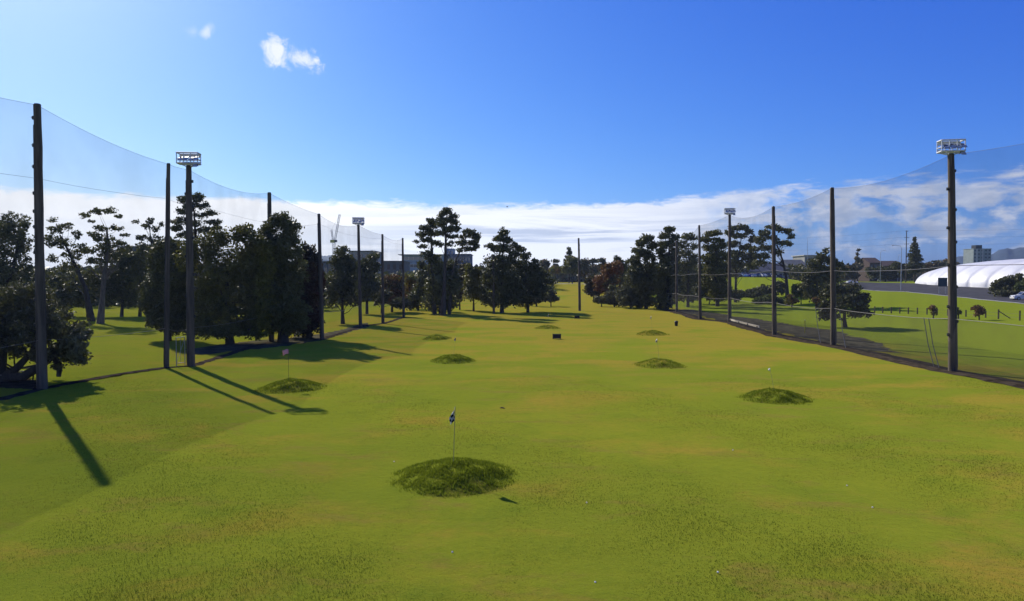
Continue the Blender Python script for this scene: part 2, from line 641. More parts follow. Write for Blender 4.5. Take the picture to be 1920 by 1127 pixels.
def sheet(name, mat, edgeA, edgeB, lift=0.03, nu=60, nv=6, jitter=0.0, fromY=None):
    """a sheet on the terrain between two ground polylines"""
    def samp(poly, t):
        poly = [Vector(p) for p in poly]
        L = [0.0]
        for i in range(1, len(poly)):
            L.append(L[-1] + (poly[i] - poly[i - 1]).length)
        d = t * L[-1]
        for i in range(1, len(poly)):
            if d <= L[i] + 1e-9:
                k = (d - L[i - 1]) / max(L[i] - L[i - 1], 1e-9)
                return poly[i - 1].lerp(poly[i], k)
        return poly[-1]
    vs = []
    for i in range(nu + 1):
        a, b = samp(edgeA, i / nu), samp(edgeB, i / nu)
        for j in range(nv + 1):
            p = a.lerp(b, j / nv)
            jit = jitter if j in (0, nv) else 0
            x = p.x + rnd.uniform(-1, 1) * jit
            y = p.y + rnd.uniform(-1, 1) * jit
            edge = min(j, nv - j) / (nv / 2)
            vs.append((x, y, float(terr(x, y)) + (lift if edge > 0 else lift * 0.3)))
    I = np.arange(len(vs)).reshape(nu + 1, nv + 1)
    Q = np.stack([I[:-1, :-1].ravel(), I[:-1, 1:].ravel(), I[1:, 1:].ravel(), I[1:, :-1].ravel()], 1)
    return tag(mesh_np(name, vs, Q, mat, smooth=True), kind='structure')


# ------------------------------------------------------------------ poles and nets
# px of base x, base y, top x, top y, half width px at the base
LEFT = [(79, 730, 70, 197, 9.2), (312, 690, 316, 308, 4.9), (358, 687, 354, 312, 7.4), (509, 641, 505, 362, 5.0),
        (604, 637, 598, 402, 4.2), (676, 613, 672, 422, 3.3), (718, 607, 717, 440, 2.9), (757, 595, 755, 447, 2.5)]
RIGHT = [(1787, 697, 1783, 290, 8.1), (1563, 648, 1560, 353, 5.4), (1452, 628, 1450, 388, 4.2),
         (1368, 604, 1368, 403, 3.5), (1313, 599, 1311, 423, 2.8)]
LABELS_L = ['tall thick timber net pole nearest on the left beside the spreading grey tree',
            'slim timber net pole by the small metal gate on the left',
            'timber pole carrying floodlights beside the small metal gate on the left',
            'timber net pole in front of the tallest of the dense dark trees on the left',
            'timber net pole at the right edge of the dense dark tree group',
            'floodlight pole standing beyond the dense dark trees on the left',
            'second last timber pole of the left net',
            'last and thinnest timber pole at the far end of the left net']
LABELS_R = ['thick timber pole carrying floodlights in front of the white dome',
            'timber net pole beside the low spreading dark tree on the right',
            'timber net pole in front of the pair of tall gum trees',
            'floodlight pole beside the pale beam at the foot of the right net',
            'slim far timber pole of the right net before the layered gum tree']
LIGHTS = {2, 5}
RLIGHTS = {0, 3}


def make_pole(spec, label, light=False, group='timber poles along the nets', name='net_pole', cleats=True, face=0.0):
    bx, by, tx, ty, hw = spec
    g = G(bx, by)
    top = P(tx, ty, g.y)
    hgt = top.z - g.z
    r = hw * g.y / F * 0.93
    root = thing(name, g, label, 'pole', group)
    mb = MB()
    n = 14
    pts, rad = [], []
    off = top - g
    for i in range(n + 1):
        k = i / n
        pts.append((off.x * k + rnd.uniform(-.2, .2) * r * 0.25, rnd.uniform(-.2, .2) * r * 0.25, -0.4 + (hgt + 0.4) * k))
        rad.append(r * (1.08 - 0.36 * k) * rnd.uniform(0.96, 1.04))
    mb.tube(pts, rad, 12)
    mb.build('shaft', POLE, root)
    cb = MB()
    s = -1 if bx < 960 else 1
    cb.tube([(off.x * k + s * r * (1.0 - 0.3 * k) * 0.9, -r * 0.3, hgt * k) for k in (0.02, 0.25, 0.5, 0.75, 0.93)],
            max(0.035, r * 0.14), 6)
    cb.build('conduit', DARKMET, root)
    if hw > 7:
        zz_ = 2.6
        sd_ = -1
        while zz_ < hgt - 0.6:
            k_ = zz_ / hgt
            rr_ = r * (1.05 - 0.34 * k_)
            sb = MB()
            sb.box((off.x * k_ + sd_ * (rr_ + 0.03), 0, zz_), (0.16, 0.10, 0.20))
            sb.tube([(off.x * k_ + sd_ * (rr_ + 0.08), 0, zz_), (off.x * k_ + sd_ * (rr_ + 0.08), -0.14, zz_)], 0.02, 5)
            sb.build('step_bolt', DARKMET, root)
            zz_ += rnd.uniform(0.9, 1.6)
            if light:
                sd_ = -sd_
    cp = MB()
    cp.tube([(off.x, 0, hgt - 0.02), (off.x, 0, hgt + 0.07)], [r * 0.76, r * 0.6], 12)
    cp.build('cap', DARKMET, root)
    if light:
        lamp_head(root, off.x, hgt + 0.1, face)
    return root, g, Vector((g.x + off.x, g.y, g.z + hgt))


def lamp_head(root, x, z, yaw=0.0):
    """a railed platform of pale steel with four floodlights"""
    fr = MB()
    w, d, h = 2.0, 0.95, 0.95
    cs, sn = math.cos(yaw), math.sin(yaw)

    def q(a, b, c):
        a, b, c = a * 0.74, b * 0.74, c * 0.80
        return (x + a * cs - b * sn, a * sn + b * cs, z + c)
    fr.tube([q(0, 0, -0.25), q(0, 0, 0.12)], 0.16, 8)
    for c in (0.12, 0.5, h + 0.12):
        rr = 0.055 if c != 0.5 else 0.03
        for a, b in (((-1, -1), (1, -1)), ((1, -1), (1, 1)), ((1, 1), (-1, 1)), ((-1, 1), (-1, -1))):
            fr.tube([q(a[0] * w / 2, a[1] * d / 2, c), q(b[0] * w / 2, b[1] * d / 2, c)], rr, 6)
    for a in (-1, -0.33, 0.33, 1):
        for b in (-1, 1):
            fr.tube([q(a * w / 2, b * d / 2, 0.12), q(a * w / 2, b * d / 2, h + 0.12)], 0.035, 6)
    for a, b in ((-1, 1), (1, 1)):
        fr.tube([q(a * w / 2, -d / 2, 0.15), q(0, 0, -0.22)], 0.035, 6)
        fr.tube([q(a * w / 2, d / 2, 0.15), q(0, 0, -0.22)], 0.035, 6)
    head = fr.build('platform_frame', FRAMEP, root)
    pl = MB()
    for k in range(9):
        a = -w / 2 + 0.06 + k * (w - 0.12) / 8
        pl.box(q(a, 0, 0.135), (0.08, (d - 0.05) * 0.74, 0.025), yaw)
    pl.box(q(0, d / 2 + 0.08, 0.92), (w * 0.74, 0.02, 0.26), yaw)
    pl.box(q(0, d / 2 + 0.08, 0.24), (w * 0.74, 0.02, 0.22), yaw)
    pl.build('deck', FRAMEP, head)
    for k, (a, zz) in enumerate(((-0.62, 0.55), (-0.1, 0.60), (0.40, 0.55), (0.86, 0.62), (0.80, 0.0))):
        f = MB()
        cx, cy, cz = q(a, -0.38, zz)
        # a tapered housing that tips down towards the range
        vs = []
        for (yy, s2) in ((-0.16, 1.0), (0.16, 0.55)):
            for sx, sz in ((-1, -1), (1, -1), (1, 1), (-1, 1)):
                px, pz = sx * 0.17 * s2, sz * 0.13 * s2
                ty_ = yy * math.cos(0.6) + pz * math.sin(0.6)
                tz_ = pz * math.cos(0.6) - (-yy) * math.sin(0.6)
                vs.append((cx + px, cy + ty_, cz + tz_))
        f.add(vs, [(0, 1, 2, 3), (7, 6, 5, 4), (0, 4, 5, 1), (1, 5, 6, 2), (2, 6, 7, 3), (3, 7, 4, 0)])
        f.tube([(cx, cy + 0.1, cz), (cx, cy + 0.36, cz - 0.06)], 0.03, 5)
        fl = f.build('floodlight', DARKMET, root)
        gl = MB()
        vs2 = [Vector(v) for v in vs[:4]]
        c0 = sum(vs2, Vector()) / 4
        nrm = (vs2[1] - vs2[0]).cross(vs2[3] - vs2[0]).normalized()
        if nrm.y > 0:
            nrm = -nrm
        gl.add([c0 + (v - c0) * 0.86 + nrm * 0.006 for v in vs2] + [c0 + (v - c0) * 0.86 + nrm * 0.001 for v in vs2],
               [(0, 1, 2, 3), (0, 4, 5, 1), (1, 5, 6, 2), (2, 6, 7, 3), (3, 7, 4, 0)])
        gl.build('lens', GLASS, fl)


tl, tr_ = [], []
for i, sp in enumerate(LEFT):
    tl.append(make_pole(sp, LABELS_L[i], i in LIGHTS, 'timber poles along the left net', face=0.12,
                        name='floodlight_pole' if i in LIGHTS else 'net_pole'))
for i, sp in enumerate(RIGHT):
    tr_.append(make_pole(sp, LABELS_R[i], i in RLIGHTS, 'timber poles along the right net', face=-0.15,
                         name='floodlight_pole' if i in RLIGHTS else 'net_pole'))
make_pole((1087, 583, 1085, 447, 2.5), 'lone timber pole standing in the gap at the far end of the range', name='timber_pole', group=None)


def make_net(name, label, posts, tops, cable_z, low, mat_low):
    """posts: base points near to far; tops: top points"""
    root = thing(name, posts[0], label, 'net', 'nets along the driving range')
    o = Vector(posts[0])
    nv = 10
    vs, ncol = [], 0
    topline = []
    for i in range(len(posts) - 1):
        n = 14
        span = (posts[i + 1] - posts[i]).length
        sag = min(0.9, span * 0.032)
        for k in range(n + (1 if i == len(posts) - 2 else 0)):
            t = k / n
            b = posts[i].lerp(posts[i + 1], t)
            tp = tops[i].lerp(tops[i + 1], t)
            tz = tp.z - sag * 4 * t * (1 - t)
            topline.append(Vector((tp.x, tp.y, tz)))
            gz = float(terr(b.x, b.y)) + 0.05
            for j in range(nv + 1):
                q = j / nv
                bil = 0.25 * math.sin(q * math.pi) * math.sin(t * math.pi)
                p = b.lerp(Vector((tp.x, tp.y, 0)), q)
                vs.append((p.x + (bil if b.x > 0 else -bil), p.y, gz + (tz - gz) * q))
            ncol += 1
    I = np.arange(len(vs)).reshape(ncol, nv + 1)
    Q = np.stack([I[:-1, :-1].ravel(), I[1:, :-1].ravel(), I[1:, 1:].ravel(), I[:-1, 1:].ravel()], 1)
    mesh_np('netting', vs, Q, NETM, root, o, smooth=True)
    c = MB()
    c.tube([p - o for p in topline], 0.009, 5)
    c.build('top_cable', CABLE, root)
    for (cz, rad, mt) in cable_z:
        line = []
        for i in range(len(posts) - 1):
            for k in range(8 + (1 if i == len(posts) - 2 else 0)):
                t = k / 8
                b = posts[i].lerp(posts[i + 1], t)
                tp = tops[i].lerp(tops[i + 1], t)
                q = cz / max(tp.z, 1)
                p = b.lerp(tp, q)
                line.append(Vector((p.x, p.y, float(terr(b.x, b.y)) + cz - 0.22 * 4 * t * (1 - t))) - o)
        c = MB()
        c.tube(line, rad, 5)
        c.build('cable', mt, root)
    if low:
        vs = []
        cols = 0
        for i in range(len(posts) - 1):
            for k in range(12 + (1 if i == len(posts) - 2 else 0)):
                t = k / 12
                b = posts[i].lerp(posts[i + 1], t)
                gz = float(terr(b.x, b.y)) + 0.04
                w = 0.10 + 0.22 * math.sin(cols * 1.7) ** 2
                for j in range(5):
                    q = j / 4
                    vs.append((b.x - 0.06 - w * math.sin(q * math.pi) * (1 if b.x > 0 else -1), b.y, gz + (low - 0.2 * 4 * t * (1 - t)) * q))
                cols += 1
        I = np.arange(len(vs)).reshape(cols, 5)
        Q = np.stack([I[:-1, :-1].ravel(), I[1:, :-1].ravel(), I[1:, 1:].ravel(), I[:-1, 1:].ravel()], 1)
        mesh_np('lower_netting', vs, Q, mat_low, root, o, smooth=True)
    return root


lp = [Vector(a[1]) for a in tl]
lt = [Vector(a[2]) for a in tl]
lp.insert(0, Vector((-28.2, 16.0, 0.0)))
lt.insert(0, Vector((-28.2, 16.0, 16.6)))
lt[3].z -= 0.25
make_net('left_net', 'tall fine net hung along the left side of the range past the dark trees', lp, lt,
         [(12.3, 0.008, CABLE), (2.9, 0.012, ROPE)], None, None)
rp = [Vector(a[1]) for a in tr_]
rt = [Vector(a[2]) for a in tr_]
rp.insert(0, Vector((31.5, 14.0, 0.0)))
rt.insert(0, Vector((31.5, 14.0, 15.3)))
pe = G(1269, 585)
pt = P(1268, 452, pe.y)
rp.append(Vector(pe))
rt.append(Vector(pt))
pe2 = G(1239, 579)
rp.append(Vector(pe2))
rt.append(Vector(P(1239, 462, pe2.y)))
rnet = make_net('right_net', 'tall fine net hung along the right side of the range past the white dome', rp, rt,
                [(7.4, 0.024, CABLE), (3.7, 0.026, ROPE)], 3.6, NETL)
for (x0, y0, x1, y1) in ((1774, 606, 1752, 690), (1779, 604, 1771, 692), (1642, 590, 1636, 645), (1702, 594, 1691, 655)):
    g = Vector((31.1, F * H / (y1 - 523), 0.1))
    c = MB()
    a = Vector((31.0, g.y + 1.5, 3.6)) - rp[0]
    b = Vector((30.9, g.y, 0.1)) - rp[0]
    m_ = a.lerp(b, 0.5) + Vector((0.1, 0.25, -0.2))
    c.tube([a, m_, b], 0.03, 5)
    c.build('hanging_rope', CABLE, rnet)
# pale steel poles at the far corner of the right net
for x, yb, yt, lab in ((1269, 585, 452, 'grey steel pole at the far corner of the right net'),
                       (1239, 579, 462, 'end pole where the right net stops before the tall pines')):
    make_pole((x, yb, x - 1, yt, 2.2), lab, name='corner_pole', group=None, cleats=False)
make_pole((926, 588, 925, 478, 2.4), 'grey timber pole standing before the dark pine left of the lone pole', name='timber_pole', group=None, cleats=False)

# bare soil along the feet of both nets
A = [Vector((p.x - 1.3, p.y, 0)) for p in rp]
B = [Vector((p.x + 1.1, p.y, 0)) for p in rp]
sheet('soil_strip', SOIL, A, B, 0.05, 120, 4, 0.18)
# grey brown strip of ground with ragged edges beyond the net
sheet('ground_strip', GREY_GROUND, [Vector((32.3, 62, 0)), Vector((32.2, 80, 0)), Vector((33.0, 145, 0))],
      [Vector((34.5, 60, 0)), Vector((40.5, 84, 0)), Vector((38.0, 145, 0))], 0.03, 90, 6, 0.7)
A = [Vector((p.x - 0.5, p.y, 0)) for p in lp]
B = [Vector((p.x + 0.35, p.y, 0)) for p in lp]
sheet('soil_edge', SOIL, A, B, 0.06, 200, 4, 0.16)
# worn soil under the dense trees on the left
sheet('bare_ground', GREY_GROUND, [G(350, 668), G(480, 655), G(600, 638), G(690, 612)],
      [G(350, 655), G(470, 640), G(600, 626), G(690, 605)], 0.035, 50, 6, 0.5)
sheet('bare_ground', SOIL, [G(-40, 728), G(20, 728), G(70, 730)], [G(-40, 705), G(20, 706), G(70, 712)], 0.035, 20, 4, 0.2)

# ------------------------------------------------------------------ mounds of rough grass
def blades(n, pos_fn, h, w, name, mat, parent=None, origin=(0, 0, 0), lean=0.5):
    P0 = pos_fn(n)
    n = len(P0)
    ang = nrng.uniform(0, 2 * math.pi, n)
    hh = h * nrng.uniform(0.5, 1.3, n)
    ww = w * nrng.uniform(0.6, 1.4, n)
    la = nrng.uniform(0, 2 * math.pi, n)
    ll = lean * hh * nrng.uniform(0.2, 1.2, n)
    dx, dy = np.cos(ang) * ww, np.sin(ang) * ww
    v0 = P0 + np.stack([-dx, -dy, np.zeros(n) - 0.01], 1)
    v1 = P0 + np.stack([dx, dy, np.zeros(n) - 0.01], 1)
    v2 = P0 + np.stack([np.cos(la) * ll, np.sin(la) * ll, hh], 1)
    V = np.stack([v0, v1, v2], 1).reshape(-1, 3)
    Q = np.arange(3 * n).reshape(-1, 3)
    return mesh_np(name, V, Q, mat, parent, origin)


MOUNDS = [(850, 896, 114, 0.50, 'large rough grass mound nearest the camera with the chequered flag on it', 26000),
          (545, 728, 62, 0.50, 'rough grass mound on the left with the pink flag and pole shadow across it', 12000),
          (1452, 748, 64, 0.48, 'rough grass mound on the right nearest the pole by the dome', 12000),
          (850, 677, 41, 0.46, 'rough grass mound midway behind the chequered flag', 6000),
          (1236, 685, 47, 0.44, 'rough grass mound right of centre in the second row', 4000),
          (1223, 627, 29, 0.42, 'small far rough grass mound in front of the black bin', 2500),
          (818, 636, 27, 0.42, 'small far rough grass mound at the left edge of the range beside a white marker', 2500),
          (1026, 616, 25, 0.38, 'farthest low rough grass mound near the centre', 2000)]
mound_tops = []
for (mx, my, hw, hh, lab, nb) in MOUNDS:
    g = G(mx, my)
    r = hw * g.y / F
    seed = rnd.uniform(0, 50)

    def mz(x, y, r=r, hh=hh, seed=seed):
        a = np.arctan2(y, x)
        q = np.sqrt(x * x + y * y) / (r * (1 + 0.06 * np.sin(3 * a + seed) + 0.04 * np.sin(5 * a + seed * 2)))
        z = hh * (1 - np.clip(q, 0, 1) ** 2) ** 1.3
        return z + 0.035 * np.sin(x * 5.1 + seed) * np.sin(y * 4.3) * np.clip(1 - q, 0, 1) * 2
    root = thing('grass_mound', g, lab, 'mound', 'grass mounds on the driving range')
    rr = np.linspace(0, 1.06, 16)
    aa = np.linspace(0, 2 * math.pi, 41)[:-1]
    vs = []
    for q in rr:
        for a in aa:
            x, y = q * r * math.cos(a), q * r * math.sin(a)
            zz = float(terr(g.x + x, g.y + y)) - g.z
            vs.append((x, y, zz + float(mz(np.array(x), np.array(y))) - (0.04 if q > 1.0 else 0)))
    I = np.arange(len(vs)).reshape(len(rr), 40)
    I2 = np.concatenate([I, I[:, :1]], 1)
    Q = np.stack([I2[:-1, :-1].ravel(), I2[1:, :-1].ravel(), I2[1:, 1:].ravel(), I2[:-1, 1:].ravel()], 1)
    mesh_np('turf', vs, Q, GRASS, root, smooth=True)

    def pf(n, r=r, g=g, mz=mz):
        q = np.sqrt(nrng.uniform(0, 1.0, n)) * 1.12
        q = q[nrng.uniform(0, 1, n) > np.clip((q - 0.78) / 0.34, 0, 1) ** 0.7]
        n = len(q)
        # clumpy distribution
        a = nrng.uniform(0, 2 * math.pi, n)
        x, y = q * r * np.cos(a), q * r * np.sin(a)
        k = np.sin(x * 4.7 + 1) * np.sin(y * 5.9 + 2) + nrng.uniform(-0.9, 0.9, n) > -0.25
        x, y = x[k], y[k]
        z = terr(g.x + x, g.y + y) - g.z + mz(x, y)
        return np.stack([x, y, z], 1)
    sc = max(1.0, g.y / 35)
    o = blades(nb, pf, 0.080 * min(sc, 1.4), 0.014 * sc, 'rough_grass', ROUGH, root)
    o['kind'] = 'stuff'
    mound_tops.append(Vector((g.x, g.y, g.z + hh)))

# ------------------------------------------------------------------ short turf blades in the foreground
def turf_pos(n):
    Y = 11.5 + 33 * nrng.uniform(0, 1, n) ** 1.5
    X = nrng.uniform(-0.80, 0.80, n) * Y
    k = np.sin(X * 1.1 + 0.7 * np.sin(Y)) * np.sin(Y * 1.3) + nrng.uniform(-1.6, 1.6, n) > -0.5
    X, Y = X[k], Y[k]
    return np.stack([X, Y, terr(X, Y)], 1)


tag(blades(420000, turf_pos, 0.030, 0.006, 'turf_grass', BLADES, lean=0.9), 'short yellow green turf in the foreground', 'grass', kind='stuff')

# ------------------------------------------------------------------ flags, markers, small things
def flagstick(base, top_px, label, kind, sz=1.0):
    g = base
    top = P(top_px[0], top_px[1], g.y)
    h = top.z - g.z
    root = thing('golf_flag', g, label, 'flag', 'flags on the mounds')
    m = MB()
    dx = top.x - g.x
    m.tube([(0, 0, -0.15), (dx * 0.5, 0, h * 0.5), (dx, 0, h)], 0.010 if kind != 'white' else 0.006, 6)
    m.build('stick', STICK if kind != 'pink' else DARKMET, root)
    cl = MB()
    nu, nv = 8, 10
    if kind != 'pink':
        # limp flag hanging in folds down the stick
        def pt(u, v):
            w = 0.30 * u * (0.5 + 0.6 * v) * sz
            return (dx + w * math.cos(1.2 + 2.2 * u) * 0.55 + 0.04 * math.sin(6 * v + 2) * u - 0.02,
                    -0.03 - 0.10 * math.sin(u * 7 + v * 2), h - 0.03 - (0.40 * v + 0.16 * u) * sz)
    else:
        def pt(u, v):
            return (dx - 0.36 * u, 0.05 * math.sin(u * 6 + v * 2), h - 0.04 - 0.26 * v - 0.10 * u * (0.4 + v * 0.5) + 0.03 * math.sin(u * 5))
    vs = [pt(i / nu, j / nv) for i in range(nu + 1) for j in range(nv + 1)]
    fs = [(i * (nv + 1) + j, (i + 1) * (nv + 1) + j, (i + 1) * (nv + 1) + j + 1, i * (nv + 1) + j + 1)
          for i in range(nu) for j in range(nv)]
    cl.add(vs, fs, True)
    o = cl.build('cloth', CLOTH_B if kind == 'pink' else (CLOTH_A if kind == 'check' else CLOTH_W), root)
    if kind == 'check':
        o.data.materials.append(CLOTH_C)
        for k, p in enumerate(o.data.polygons):
            i, j = k // nv, k % nv
            p.material_index = ((i // 3) + (j // 2)) % 2
    md = o.modifiers.new('thickness', 'SOLIDIFY')
    md.thickness = 0.004


STICK = plain('thin fibreglass stick', (0.20, 0.20, 0.12), 0.6)
CLOTH_A = plain('white cloth', (0.72, 0.74, 0.78), 0.9, vary=0.05)
CLOTH_W = plain('weathered white cloth', (0.46, 0.46, 0.44), 0.9, vary=0.1)
CLOTH_C = plain('black cloth', (0.012, 0.014, 0.022), 0.9, vary=0.05)
CLOTH_B = plain('pink cloth', (0.75, 0.33, 0.33), 0.9, vary=0.08)
flagstick(mound_tops[0] - Vector((0, 0, 0.03)), (853.5, 762), 'limp black and white chequered flag on the nearest mound', 'check')
flagstick(mound_tops[1] - Vector((0.12, 0, 0.03)), (541, 654), 'small faded pink flag on the left mound against the tree shadow', 'pink')


def marker_board(px, py, w, h, label):
    g = G(px, py)
    root = thing('marker_board', g, label, 'marker', 'black marker boards on the range', rz=0.05)
    m = MB()
    m.box((0, 0, 0.06 + h / 2), (w, 0.06, h))
    m.build('panel', BLACK, root)
    f = MB()
    for s in (-1, 1):
        f.box((s * (w / 2 + 0.03), 0, (h + 0.14) / 2), (0.05, 0.09, h + 0.14))
    f.box((0, 0, h + 0.09), (w, 0.09, 0.04))
    f.build('frame', DARKMET, root)
    for s in (-1, 1):
        b = MB()
        b.tube([(s * w * 0.4, 0.03, h * 0.85), (s * w * 0.4, 0.42, 0.0)], 0.025, 5)
        b.build('brace', DARKMET, root)


marker_board(1044, 636, 0.80, 0.46, 'nearer of the two black marker boards standing on the range')
marker_board(1082, 598, 0.72, 0.42, 'farther black marker board in front of the lone pole')

g = G(1268, 611)
root = thing('litter_bin', g, 'small black bin on the tan turf near the right net', 'bin')
m = MB()
m.tube([(0, 0, 0), (0, 0, 0.5)], [0.19, 0.24], 12)
m.build('body', BLACK, root)
m = MB()
m.tube([(0, 0, 0.50), (0, 0, 0.56), (0, 0, 0.66), (0, 0, 0.70)], [0.26, 0.26, 0.2, 0.06], 12)
m.build('lid', BLACK, root)

ga, gb = Vector((33.0, 103.0, 0)), Vector((31.75, 87.5, 0))
ga.z, gb.z = float(terr(ga.x, ga.y)), float(terr(gb.x, gb.y))
dv = gb - ga
root = thing('timber_beam', ga, 'long cream painted beam lying at the foot of the right net', 'beam')
m = MB()
rz = math.atan2(dv.y, dv.x)
m.box((dv.x / 2, dv.y / 2, 0.42), (dv.length, 0.14, 0.24), rz)
m.build('board', CREAM, root)
for k in (0.04, 0.35, 0.66, 0.96):
    b = MB()
    b.box((dv.x * k - 0.13, dv.y * k, 0.25), (0.10, 0.10, 0.52), rz)
    b.build('post', TIMB, root)

for (mi, tx, ty, sz, lab) in ((3, 855, 630, 0.7, 'small white flag on a thin stick on the mound behind the chequered flag'),
                              (4, 1232, 634, 0.6, 'small white flag on the second row mound right of centre'),
                              (2, 1443, 689, 0.30, 'tiny white flag on a thin stick on the mound nearest the dome pole'),
                              (5, 1221, 592, 0.7, 'tiny white flag on the far right mound in front of the tan turf'),
                              (7, 1029, 588, 0.8, 'tiny white flag on the farthest mound before the dark strip')):
    flagstick(mound_tops[mi] - Vector((0, 0, 0.03)), (tx, ty), lab, 'white', sz)

for (px, py, L_, lab) in ((942, 766, 0.26, 'small dark twig on the turf right of the chequered flag'),):
    g = G(px, py)
    root = thing('fallen_twig', g, lab, 'twig', 'dark twigs on the turf')
    m = MB()
    m.tube([(-L_ / 2, 0.02, 0.02), (-L_ * 0.1, 0, 0.05), (L_ * 0.2, -0.03, 0.04), (L_ / 2, -0.10, 0.02)],
           [0.012, 0.035, 0.03, 0.01], 6)
    m.build('stem', BARK, root)
    m = MB()
    m.tube([(-L_ * 0.05, 0, 0.04), (-L_ * 0.25, 0.08, 0.06)], [0.02, 0.006], 5)
    m.tube([(L_ * 0.1, 0, 0.04), (L_ * 0.3, 0.09, 0.03)], [0.02, 0.006], 5)
    m.build('side_shoot', BARK, root)

BALL = plain('golf ball', (0.78, 0.78, 0.74), 0.35, vary=0.04)
for (px, py, lab) in ((1346, 1075, 'white golf ball in the turf near the bottom edge right of centre'),
                      (1116, 1094, 'white golf ball at the bottom edge near the centre'),
                      (1100, 944, 'white golf ball right of the nearest mound'),
                      (1636, 953, 'white golf ball far right in the foreground turf'),
                      (1374, 845, 'white golf ball below the right mound'),
                      (848, 1037, 'white golf ball below the nearest mound'),
                      (1588, 912, 'white golf ball right of centre above the lowest ones'),
                      (739, 867, 'white golf ball just left of the nearest mound')):
    g = G(px, py)
    bpy.ops.mesh.primitive_uv_sphere_add(segments=16, ring_count=10, radius=0.0215, location=(g.x, g.y, g.z + 0.028))
    o = bpy.context.active_object
    o.name = 'golf_ball'
    o.data.materials.append(BALL)
    for p in o.data.polygons:
        p.use_smooth = True
    tag(o, lab, 'golf ball', 'golf balls lying on the turf')

# gate between the slim pole and the floodlight pole
ga, gb = G(331, 688), G(347, 686)
root = thing('metal_gate', ga, 'small thin metal gate between the slim pole and the floodlight pole', 'gate')
dv = gb - ga
hg = (688 - 633) * ga.y / F
m = MB()
m.tube([(0, 0, 0), (0, 0, hg)], 0.03, 6)
m.tube([(dv.x, dv.y, 0), (dv.x, dv.y, hg)], 0.03, 6)
m.tube([(0, 0, hg), (dv.x, dv.y, hg)], 0.025, 6)
m.tube([(0, 0, hg * 0.12), (dv.x, dv.y, hg * 0.12)], 0.02, 6)
m.build('frame', GALV, root)
m = MB()
m.tube([(0, 0, hg * 0.12), (dv.x, dv.y, hg * 0.95)], 0.012, 5)
m.tube([(dv.x / 2, dv.y / 2, hg * 0.12), (dv.x / 2, dv.y / 2, hg)], 0.012, 5)
m.build('brace', GALV, root)

# picnic table under the near tree
g = G(38, 712)
root = thing('picnic_table', g, 'greyed timber picnic table under the spreading tree at the left edge', 'table', rz=0.35)
m = MB()
for k in range(6):
    m.box((0, -0.375 + k * 0.15, 0.76), (2.4, 0.135, 0.045))
m.build('tabletop', WOODG, root)
for s in (-1, 1):
    b = MB()
    for k in range(2):
        b.box((0, s * (0.70 + k * 0.14), 0.45), (2.4, 0.13, 0.045))
    b.build('bench_seat', WOODG, root)
for s in (-1, 1):
    b = MB()
    for q in (-1, 1):
        b.tube([(s * 0.85, q * 0.62, 0.0), (s * 0.85, q * 0.25, 0.735)], 0.05, 6)
    b.box((s * 0.90, 0, 0.40), (0.05, 1.6, 0.09))
    b.build('leg_frame', TIMB, root)

# bird
pb = P(951, 388, 140)
root = thing('bird', pb, 'small dark bird flying in front of the white clouds', 'bird')
m = MB()
m.tube([(-0.22, 0, 0), (-0.1, 0, 0.02), (0.05, 0, 0.03), (0.17, 0, 0.03), (0.24, 0, 0.02)], [0.02, 0.06, 0.08, 0.05, 0.015], 8)
for s in (-1, 1):
    m.add([(0.08, 0, 0.05), (-0.08, 0, 0.05), (-0.10, s * 0.28, 0.14), (0.0, s * 0.30, 0.15), (-0.14, s * 0.5, 0.08),
           (0.08, 0, 0.03), (-0.08, 0, 0.03), (-0.10, s * 0.28, 0.12), (0.0, s * 0.30, 0.13)],
          [(0, 1, 2, 3), (3, 2, 4), (5, 8, 7, 6), (8, 4, 7)])
m.build('body', BIRDM, root)

# ------------------------------------------------------------------ trees
def leaves_at(centers, radii, per, leaf, flat, aspect=0.55):
    """centers (n,3), radii (n,) metres, per = leaves per clump"""
    n = len(centers) * per
    c = np.repeat(centers, per, 0)
    r = np.repeat(radii, per)
    d = nrng.normal(size=(n, 3))
    d /= np.linalg.norm(d, axis=1)[:, None]
    q = nrng.uniform(0, 1, n) ** 0.45
    p = c + d * (r * q)[:, None] * np.array([1, 1, flat])
    a = nrng.normal(size=(n, 3))
    a /= np.linalg.norm(a, axis=1)[:, None]
    b = np.cross(a, nrng.normal(size=(n, 3)))
    b /= np.linalg.norm(b, axis=1)[:, None]
    s = leaf * nrng.uniform(0.6, 1.5, n)
    a = a * s[:, None]
    b = b * (s * aspect)[:, None]
    V = np.stack([p - a, p - b * 0.9 + a * 0.1, p + a, p + b], 1).reshape(-1, 3)
    return V


